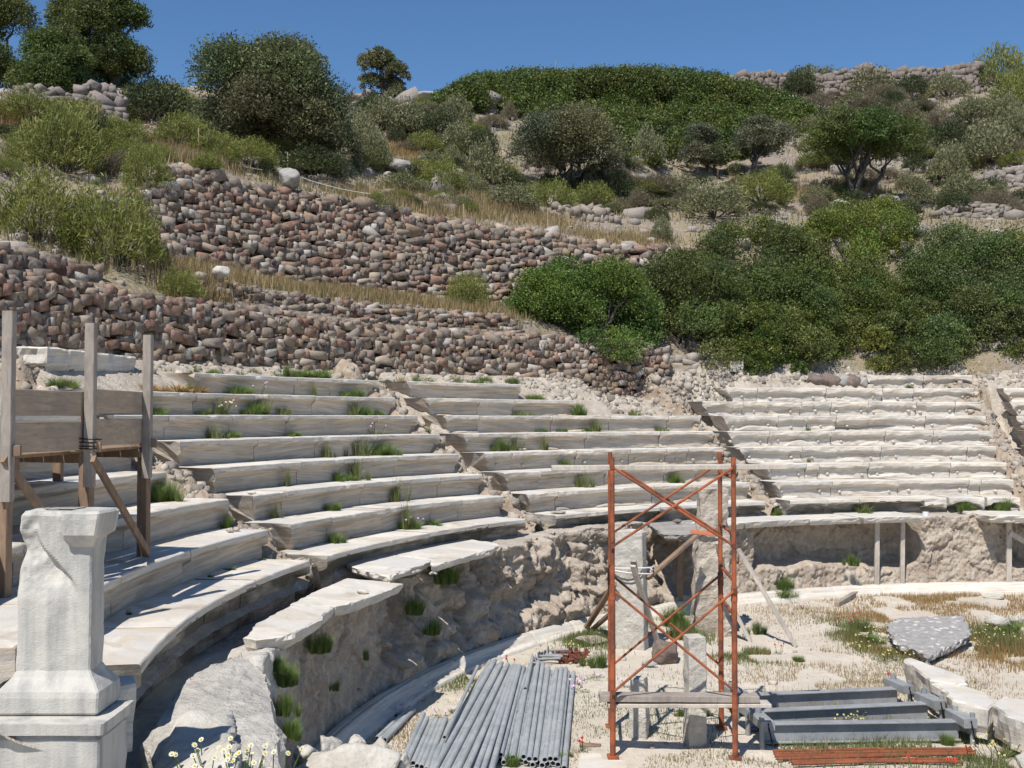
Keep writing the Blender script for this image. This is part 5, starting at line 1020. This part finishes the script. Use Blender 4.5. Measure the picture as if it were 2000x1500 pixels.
def seat_tuft(kind, k, x, wpx, hpx, u=.66):
    R = R1 + (k - 1) * D + u; z = Z1 + (k - 1) * HR if k > 0 else ZS; t = theta_x(x, R, z); p = pol(R, t, z - .01); kk = p[1] / FPX; tuft(kind, p, wpx * kk, hpx * kk)
for k, x, w, h in [(7, 685, 70, 26), (7, 470, 70, 26), (8, 580, 90, 26), (8, 628, 60, 30), (8, 418, 44, 20), (6, 310, 60, 22), (6, 712, 40, 22), (6, 740, 30, 14), (4, 748, 70, 34), (3, 668, 44, 30), (2, 648, 44, 26), (1, 655, 50, 30), (1, 800, 70, 22), (1, 845, 50, 14), (5, 580, 26, 12), (5, 570, 40, 14), (6, 400, 30, 20), (6, 500, 60, 36), (5, 455, 40, 20), (4, 975, 34, 34), (6, 1135, 40, 36), (7, 1045, 50, 18), (3, 1105, 32, 24), (2, 1318, 36, 28), (5, 1100, 24, 12), (5, 1060, 24, 12), (3, 320, 70, 60), (5, 1145, 20, 14), (8, 1850, 16, 14), (8, 1775, 16, 12), (1, 512, 20, 8), (1, 450, 26, 12), (1, 410, 14, 12), (0, 1515, 20, 22), (0, 1690, 40, 14), (0, 1890, 36, 30), (0, 1958, 40, 40), (2, 445, 26, 36), (7, 370, 22, 34), (8, 560, 20, 40)]: seat_tuft('fennel', k, x, w, h)
for k, x, w, h in [(5, 420, 50, 40), (4, 700, 60, 60), (3, 700, 60, 70), (6, 430, 46, 46), (6, 520, 50, 50), (6, 700, 50, 40), (2, 780, 40, 60), (1, 790, 50, 70), (5, 830, 30, 30), (2, 1140, 40, 50), (4, 1010, 24, 40), (5, 1160, 40, 36), (6, 1240, 40, 24), (4, 1060, 30, 40), (7, 610, 24, 40), (6, 560, 40, 30), (4, 640, 30, 50), (3, 560, 20, 60), (2, 540, 26, 40), (5, 1290, 30, 20), (6, 1020, 50, 18), (0, 1690, 60, 30), (5, 1577, 16, 14), (3, 1580, 14, 16), (1, 250, 20, 18)]: seat_tuft('weed', k, x, w, h)
for x in range(300, 1020, 34): seat_tuft(random.choice(['weed', 'weed', 'fennel', 'straw']), 8, x + random.uniform(-12, 12), random.uniform(24, 60), random.uniform(10, 26), u=random.uniform(.8, 1.05))
for k, x, w, h in [(7, 330, 110, 26), (7, 285, 70, 24), (7, 385, 60, 22), (7, 480, 40, 10)]: seat_tuft('ochre', k, x, w, h)
p = PR(120, 758, R1 + 7 * D + .3); tuft('fennel', p, .65, .25)
for px, py, R, w, h in [(872, 1140, 14.75, 70, 50), (850, 1120, 14.9, 50, 34), (846, 1240, 14.6, 40, 44), (810, 1200, 14.75, 60, 44), (626, 1275, 14.55, 66, 56), (560, 1340, 14.6, 60, 60), (560, 1400, 14.5, 56, 60), (540, 1310, 14.7, 60, 40), (570, 1440, 14.3, 60, 50), (715, 1290, 14.55, 16, 34), (655, 1350, 14.5, 20, 34), (1523, 1175, 14.5, 60, 34), (1530, 1150, 14.62, 50, 34), (1660, 1105, 14.45, 30, 30)]:
    p = PR(px, py, R); kk = p[1] / FPX; tuft('fennel', p, w * kk, h * kk)
for px, py, w, h in [(1165, 1305, 54, 46), (1475, 1240, 36, 34), (1425, 1225, 26, 30), (1320, 1230, 70, 60), (1140, 1262, 50, 24), (1082, 1330, 50, 20), (1010, 1400, 22, 16), (1090, 1490, 40, 26), (1000, 1495, 40, 34), (1110, 1480, 26, 20), (770, 1400, 20, 10), (1680, 1240, 60, 40), (1700, 1260, 60, 28), (1850, 1450, 40, 30), (1665, 1410, 30, 20), (1960, 1470, 70, 26), (1330, 1400, 26, 20), (1380, 1400, 24, 18), (1560, 1292, 30, 16), (1970, 1240, 70, 34), (890, 1390, 26, 12), (950, 1390, 20, 10)]:
    p = G(px, py); kk = p[1] / FPX; nm, lb, cat, gp = 'herb', 'green herb clump growing on the pale orchestra floor', 'herb', 'green herbs on the orchestra floor'; o = bpy.data.objects.new(nm, random.choice(TU['fennel' if random.random() < .6 else 'weed'])); COL.objects.link(o); o.location = p; o.scale = (w * kk / 2, w * kk / 2, h * kk); o.rotation_euler = (0, 0, random.uniform(0, 6)); tag(o, lb, cat, gp)
# loose dry grass: one object each for the orchestra floor, the terraces and the hillside
def blades(P, h, pal, rng, thin=.006, lean_=.5):
    n = len(P); t = rng.uniform(0, 2 * PI, n); hh = h * rng.uniform(.4, 1.3, n); d = np.stack([np.cos(t), np.sin(t), 0 * t], 1); s_ = np.stack([-np.sin(t), np.cos(t), 0 * t], 1) * (thin * rng.uniform(.6, 1.5, n))[:, None]
    tip = P + d * (hh * lean_ * rng.random(n))[:, None] + np.array([0, 0, 1]) * hh[:, None]; V = np.stack([P - s_, P + s_, tip], 1).reshape(-1, 3); c = np.array(pal[0]) + (np.array(pal[1]) - np.array(pal[0])) * rng.random(n)[:, None]; return V, np.arange(3 * n).reshape(n, 3), np.repeat(c, 3, 0)
def cat3(L):
    o = 0; Vs, Fs, Cs = [], [], []
    for V, F, C in L: Vs.append(V); Fs.append(F + o); Cs.append(C); o += len(V)
    return np.concatenate(Vs), np.concatenate(Fs), np.concatenate(Cs)
rng = np.random.default_rng(5); L = []
def patch(px, py, rx, ry, n, h, pal, thin=.006):
    c = G(px, py); sx = rx * c[1] / FPX; sy = abs(G(px, py - ry)[1] - c[1]); q = rng.normal(size=(n, 2)) * .5; x = c[0] + q[:, 0] * sx; y = c[1] + q[:, 1] * sy; m_ = vn(np.stack([x * 1.6, y * 1.6, 0 * x], -1), 8) > -.25; m_ &= np.hypot(x - CX, y - CY) < 14.3; x, y = x[m_], y[m_]; L.append(blades(np.stack([x, y, zg(x, y) - .005], 1), h, pal, rng, thin))
patch(1880, 1180, 190, 26, 9000, .11, OCH); patch(1750, 1205, 130, 22, 5000, .10, OCH); patch(1960, 1270, 120, 40, 9000, .13, OCH); patch(1740, 1262, 70, 22, 7000, .13, OCH); patch(1930, 1250, 90, 26, 5000, .16, WEED); patch(1690, 1250, 60, 30, 4500, .16, WEED); patch(1560, 1285, 90, 12, 4500, .09, OCH); patch(1460, 1282, 90, 16, 3500, .10, WEED)
patch(1600, 1330, 240, 32, 3200, .07, STRAW); patch(1330, 1240, 50, 30, 3500, .22, WEED); patch(1150, 1250, 60, 18, 3500, .16, WEED); patch(1640, 1440, 200, 46, 7000, .10, WEED); patch(1640, 1400, 200, 46, 2500, .16, STRAW); patch(1930, 1480, 120, 50, 5000, .08, WEED); patch(1560, 1200, 160, 30, 2500, .07, STRAW); patch(1800, 1330, 160, 40, 3500, .06, STRAW); patch(1230, 1400, 160, 70, 3500, .05, WEED); patch(820, 1440, 120, 60, 2500, .06, STRAW); patch(900, 1330, 120, 20, 2500, .08, WEED); patch(1750, 1165, 260, 10, 3500, .09, STRAW); patch(1400, 1480, 400, 30, 2500, .05, STRAW)
n = 9000; x = rng.uniform(-2, 18, n); y = rng.uniform(10, 25.5, n); m_ = (vn(np.stack([x * .9, y * .9, 0 * x], -1), 18) > .0) & (np.hypot(x - CX, y - CY) < 14.3); x, y = x[m_], y[m_]; L.append(blades(np.stack([x, y, zg(x, y)], 1), .045, ((.20, .165, .09), (.36, .30, .18)), rng))
V, F, C = cat3(L); o = mk('dry_grass', V, F, M['grass'], col=C); tag(o, 'sparse dry ochre and green grass on the orchestra floor', 'grass', kind='stuff')
L = []
def hpatch(pts, n, h, pal, jit=.5, thin=.012):
    P = []
    for x, y in pts: P.append(HILL(x, y, 22.25))
    P = np.array(P); k = rng.integers(0, len(P) - 1, n); f = rng.random((n, 1)); Q = P[k] * (1 - f) + P[k + 1] * f; Q[:, :2] += rng.normal(size=(n, 2)) * jit; R = np.hypot(Q[:, 0] - CX, Q[:, 1] - CY); T = np.arctan2(Q[:, 1] - CY, Q[:, 0] - CX) % (2 * PI); m_ = R > 22.3; Q[:, 2] = hill_z(R, T); L.append(blades(Q[m_], h, pal, rng, thin))
hpatch([(480, 553), (560, 562), (640, 570), (720, 580), (800, 590), (880, 600), (980, 612)], 12000, .26, STRAW, .45); hpatch([(700, 390), (800, 396), (900, 405), (1000, 415), (1080, 425)], 9000, .35, STRAW, .7); hpatch([(760, 300), (840, 300), (900, 330)], 5000, .3, OCH, .8); hpatch([(1560, 378), (1640, 385), (1700, 385)], 6000, .4, STRAW, .6); hpatch([(190, 270), (260, 290), (330, 312), (400, 322)], 7000, .4, STRAW, .6); hpatch([(0, 225), (40, 240), (70, 245)], 3000, .4, OCH, .5); hpatch([(330, 560), (400, 560), (470, 552)], 4000, .4, STRAW, .4); hpatch([(1130, 458), (1220, 470), (1300, 470)], 3000, .2, STRAW, .4)
n = 80000; R = rng.uniform(22.6, 52, n); T = rng.uniform(RAD(66), RAD(168), n); x = CX + R * np.cos(T); y = CY + R * np.sin(T); m_ = vn(np.stack([x * .55, y * .55, 0 * x], -1), 28) + .4 * vn(np.stack([x * 2, y * 2, 0 * x], -1), 29) > .02; R, T, x, y = R[m_], T[m_], x[m_], y[m_]; L.append(blades(np.stack([x, y, hill_z(R, T)], 1), .22, ((.13, .125, .06), (.32, .27, .14)), rng, .016))
V, F, C = cat3(L); o = mk('hillside_grass', V, F, M['grass'], col=C); tag(o, 'dry straw-coloured grass scattered over the hillside and terraces', 'grass', kind='stuff')
# stones strewn over the slope, the stairways and the floor
items = []
for i in range(1500):
    R = rng.uniform(22.4, 50); T = rng.uniform(RAD(66), RAD(168)); s_ = float(np.clip(rng.lognormal(-2.2, .55), .05, .5)) * (1 + (R - 22) / 40); p = pol(R, T, 0); p[2] = hz(p[0], p[1]); g_ = rng.uniform(.8, 1.25); items.append((p, s_, s_ * .8, s_ * .6, rotz(rng.uniform(0, 6)), np.array([.33, .285, .25]) * g_))
Vv, Ff, Cc = stone_pile(items, 55); o = mk('scattered_stones', Vv, Ff, M['stone'], col=Cc); tag(o, 'loose stones scattered over the dry hillside', 'stones', kind='stuff')
items = []
for a, b in ((137.3, 139.2), (110.7, 112.5), (84.6, 86.8), (163.7, 165.7)):
    for i in range(430):
        R = rng.uniform(R1 + .1, R1 + 8 * D); T = RAD(rng.uniform(a, b)); s_ = float(np.clip(rng.lognormal(-3.1, .55), .02, .13)); p = pol(R, T, 0); p[2] = float(bed_z(np.array([[R]]), np.array([[T]]))[0, 0]) - s_ * .1; items.append((p, s_, s_ * .8, s_ * .7, rotz(rng.uniform(0, 6)) @ rotx(rng.uniform(0, 6)), np.array([.42, .36, .29]) * rng.uniform(.5, 1.25)))
for i in range(3200):
    T = RAD(rng.uniform(74, 124.5)) if i % 8 else RAD(rng.uniform(112, 166)); T = RAD(rng.uniform(106, 111.5)) if i % 9 == 0 else T; R = rng.uniform(R1 + 7. * D, R1 + 8.3 * D) if i % 9 == 0 else (rng.uniform(R1 + 8.0 * D, 21.6) if T > RAD(124) else rng.uniform(R1 + 7.2 * D, 22.2) if T > RAD(118.5) else rng.uniform(R1 + 6.2 * D, 22.3)) if T > RAD(112.3) else rng.uniform(R1 + 8.1 * D, 22.3); s_ = float(np.clip(rng.lognormal(-3.2, .6), .02, .15)); p = pol(R, T, 0); p[2] = float(bed_z(np.array([[R]]), np.array([[T]]))[0, 0]) - s_ * .1; items.append((p, s_, s_ * .85, s_ * .7, rotz(rng.uniform(0, 6)) @ rotx(rng.uniform(0, 6)), np.array([.44, .385, .315]) * rng.uniform(.5, 1.2)))
Vv, Ff, Cc = stone_pile(items, 56); o = mk('rubble', Vv, Ff, M['stone'], col=Cc); tag(o, 'pale rubble filling the worn stairways and the bank above the seats', 'rubble', kind='stuff')
items = []
for i in range(1300):
    x = rng.uniform(-2, 16); y = rng.uniform(10, 25.5)
    if math.hypot(x - CX, y - CY) > 14.3: continue
    s_ = float(np.clip(rng.lognormal(-4.1, .55), .008, .08)); items.append((np.array([x, y, gz(x, y) + s_ * .2]), s_, s_ * .8, s_ * .6, rotz(rng.uniform(0, 6)), np.array([.52, .46, .38]) * rng.uniform(.6, 1.15)))
Vv, Ff, Cc = stone_pile(items, 57); o = mk('gravel', Vv, Ff, M['stone'], col=Cc); tag(o, 'small pale stones scattered over the orchestra floor', 'gravel', kind='stuff')
# boulders standing out on the slope
for px, py, w, h, d_, lb, sd in [(785, 342, 62, .62, .9, 'round pale grey boulder on the slope between the large olive and the squared wall', 401), (938, 205, 40, .6, .7, 'grey boulder on the crest left of the thicket', 402), (565, 372, 46, .75, .8, 'pale pointed boulder on the tall wall below the string line', 403), (1650, 165, 70, .8, 1., 'flat grey boulder on the skyline wall', 404), (1752, 165, 60, .9, 1., 'pale rounded boulder below the skyline wall', 405), (1970, 195, 50, .8, .9, 'angular grey boulder near the top right corner', 406), (850, 195, 90, .5, 1.4, 'long flat pale outcrop on the crest by the lone tree', 407), (1640, 405, 40, .4, .6, 'pale stone at the foot of the umbrella-shaped olive', 408), (1740, 395, 50, .4, .7, 'dark low rock right of the umbrella-shaped olive', 409)]:
    c = HILL(px, py); boulder('boulder', px, py, w, h, d_, lb, M['greyrock'], sd, at=c - np.array([0, d_ * .35, .05]))
# flowers
def flower(kind, p, h, hd, rng, nst, colr, cen, label, cat, group, spread):
    o = empty(kind, p); tag(o, label, cat, group); V, F, C = [], [], []; off = 0; st = []; heads = []
    for i in range(nst):
        a = rng.uniform(0, 2 * PI); q = np.array([math.cos(a), math.sin(a), 0]) * rng.random() ** .5 * spread; top = q * 1.2 + np.array([0, 0, h * rng.uniform(.6, 1.1)]); st.append(tube([q * .5 + np.array([0, 0, -.02]), top], .004, 4)); n_ = np.array([rng.normal() * .4, -.7, .8]); n_ /= np.linalg.norm(n_); _, r_, u_ = frame(n_)
        pet = np.array([top + hd * (r_ * math.cos(t) + u_ * math.sin(t)) * (1. if k % 2 else .72) for k, t in enumerate(np.linspace(0, 2 * PI, 17)[:-1])]); heads.append((np.concatenate([pet, [top - n_ * .004]]), top, n_, r_, u_))
    for q, top, n_, r_, u_ in heads:
        e = np.array([top + n_ * .006 + hd * .36 * (r_ * math.cos(t) + u_ * math.sin(t)) for t in np.linspace(0, 2 * PI, 9)[:-1]])
        link('flower_head', raw_mesh('flower_head', np.concatenate([q, e]), [(k, (k + 1) % 16, 16) for k in range(16)] + [tuple(range(17, 25))], np.concatenate([np.repeat(np.array([colr]), 17, 0), np.repeat(np.array([cen]), 8, 0)])), M['petal'], o)
    Vv, Ff = merge(st); Vb, Fb, Cb = tuft_mesh(int(rng.integers(9999)), WEED, 70, 1., .012, .5); Vb = Vb * np.array([spread * 1.1, spread * 1.1, h * .7]); cs = np.concatenate([np.repeat(np.array([[.10, .15, .04]]), len(Vv), 0), Cb]); link('stems', raw_mesh('stems', np.concatenate([Vv, Vb]), [tuple(f) for f in Ff] + [tuple(int(i) + len(Vv) for i in f) for f in Fb], cs), M['grass'], o)
rng = np.random.default_rng(99); WH, YE, RD, PK = (.78, .75, .60), (.72, .55, .06), (.62, .05, .03), (.66, .42, .62)
for i, (px, py, z, n) in enumerate([(430, 1470, 1.35, 9), (470, 1450, 1.4, 10), (480, 1490, 1.3, 11), (400, 1500, 1.3, 7), (530, 1500, 1.25, 6)]): flower('daisy_clump', PY(px, 1545, 7.9 + .05 * i), .30, .024, rng, n, WH, YE, 'crown daisies with yellow centres in the shade beside the pedestal plinth', 'flowers', 'crown daisies beside the plinth', .22)
for px, py in [(1700, 1262), (1720, 1250), (1760, 1230), (1685, 1275), (1940, 1230), (1975, 1250), (1990, 1225), (1930, 1275), (1955, 1262), (1900, 1245), (1625, 1412), (1650, 1415), (1960, 1470), (1940, 1480), (1880, 1410), (1730, 1290), (1750, 1290), (1100, 1280), (1850, 1430)]: flower('daisy_clump', G(px, py), .2, .016, rng, 9, (.76, .70, .36), YE, 'pale yellow daisies among the dry grass of the orchestra', 'flowers', 'pale yellow daisies on the floor', .3)
for px, py in [(1665, 1228), (1640, 1225), (1675, 1215), (1522, 1278), (1732, 1335), (1138, 1470), (1900, 1488), (1792, 1508), (1000, 1308), (1850, 1512)]: flower('poppy', G(px, py), .2, .024, rng, 3, RD, (.05, .02, .02), 'red poppies flowering in the grass of the orchestra', 'flowers', 'red poppies on the floor', .1)
for px, py in [(1160, 1325), (1128, 1335), (1120, 1350), (1445, 1245), (1325, 1225), (1310, 1200), (775, 1395), (870, 1400), (1235, 1345), (1560, 1190)]: flower('bindweed', G(px, py), .12, .026, rng, 4, PK, (.8, .75, .7), 'pink bindweed flowers low on the orchestra floor', 'flowers', 'pink bindweed on the floor', .2)
for k, x, c_, lb, gp in [(6, 436, WH, 'white-flowered weed against a left wedge seat', None), (1, 800, PK, 'pink bindweed in a joint of the lowest left row', None), (5, 735, PK, 'pink flower spike leaning over a left wedge seat', None), (7, 500, PK, 'pink flowers on the top left seats', None)]:
    R = R1 + (k - 1) * D + .62; z = Z1 + (k - 1) * HR; flower('flowering_weed', pol(R, theta_x(x, R, z), z), .26, .022, rng, 12 if c_ is WH else 5, c_, YE if c_ is WH else (.8, .75, .7), lb, 'flowers', gp, .22)
# yellow fennel in bloom, canes, the string line and a distant mast
for px, y0, y1, lb in [(190, 272, 205, 'leftmost thin cane of the string line'), (388, 312, 250, 'middle thin cane of the string line'), (562, 340, 297, 'rightmost thin cane of the string line, above the pale boulder'), (905, 432, 398, 'thin cane standing on the squared wall, left one'), (1070, 450, 408, 'thin cane standing by the squared blocks'), (1190, 460, 430, 'short pale cane below the end of the squared wall')]:
    p = HILL(px, y0); q = PY(px, y1, p[1]); Vv, Ff = tube([p - np.array([0, 0, .1]), q], .018, 6); tag(mk('cane', Vv, Ff, M['cane']), lb, 'cane')
pts = []
for px, py in [(-60, 168), (0, 193), (190, 247), (388, 298), (562, 336), (742, 380)]: p = HILL(px, py + 22); pts.append(PY(px, py, p[1]))
P = []
for a, b in zip(pts[:-1], pts[1:]):
    for f in np.linspace(0, 1, 8)[:-1]: q = a + (b - a) * f; q[2] -= .12 * 4 * f * (1 - f); P.append(q)
P.append(pts[-1]); Vv, Ff = tube(P, .008, 5); tag(mk('string', Vv, Ff, M['rope']), 'thin pale string stretched between canes across the left slope', 'string')
p = HILL(1086, 196, 40); p = np.array([PY(1086, 150, 62)[0], 62., PY(1086, 150, 62)[2]]); Vv, Ff = tube([p - np.array([0, 0, 2.]), p + np.array([0, 0, .95])], .035, 6); tag(mk('mast', Vv, Ff, M['steel']), 'thin distant pole rising just above the hilltop thicket', 'pole')
p = HILL(1224, 416); Vv, Ff = bar(p - np.array([0, 0, .1]), p + np.array([0, 0, .3]), .12, .10, (0, 1, 0), 3, .01); tag(mk('marker_stone', Vv, Ff, M['limestone']), 'small upright pale marker stone right of the squared wall', 'marker')
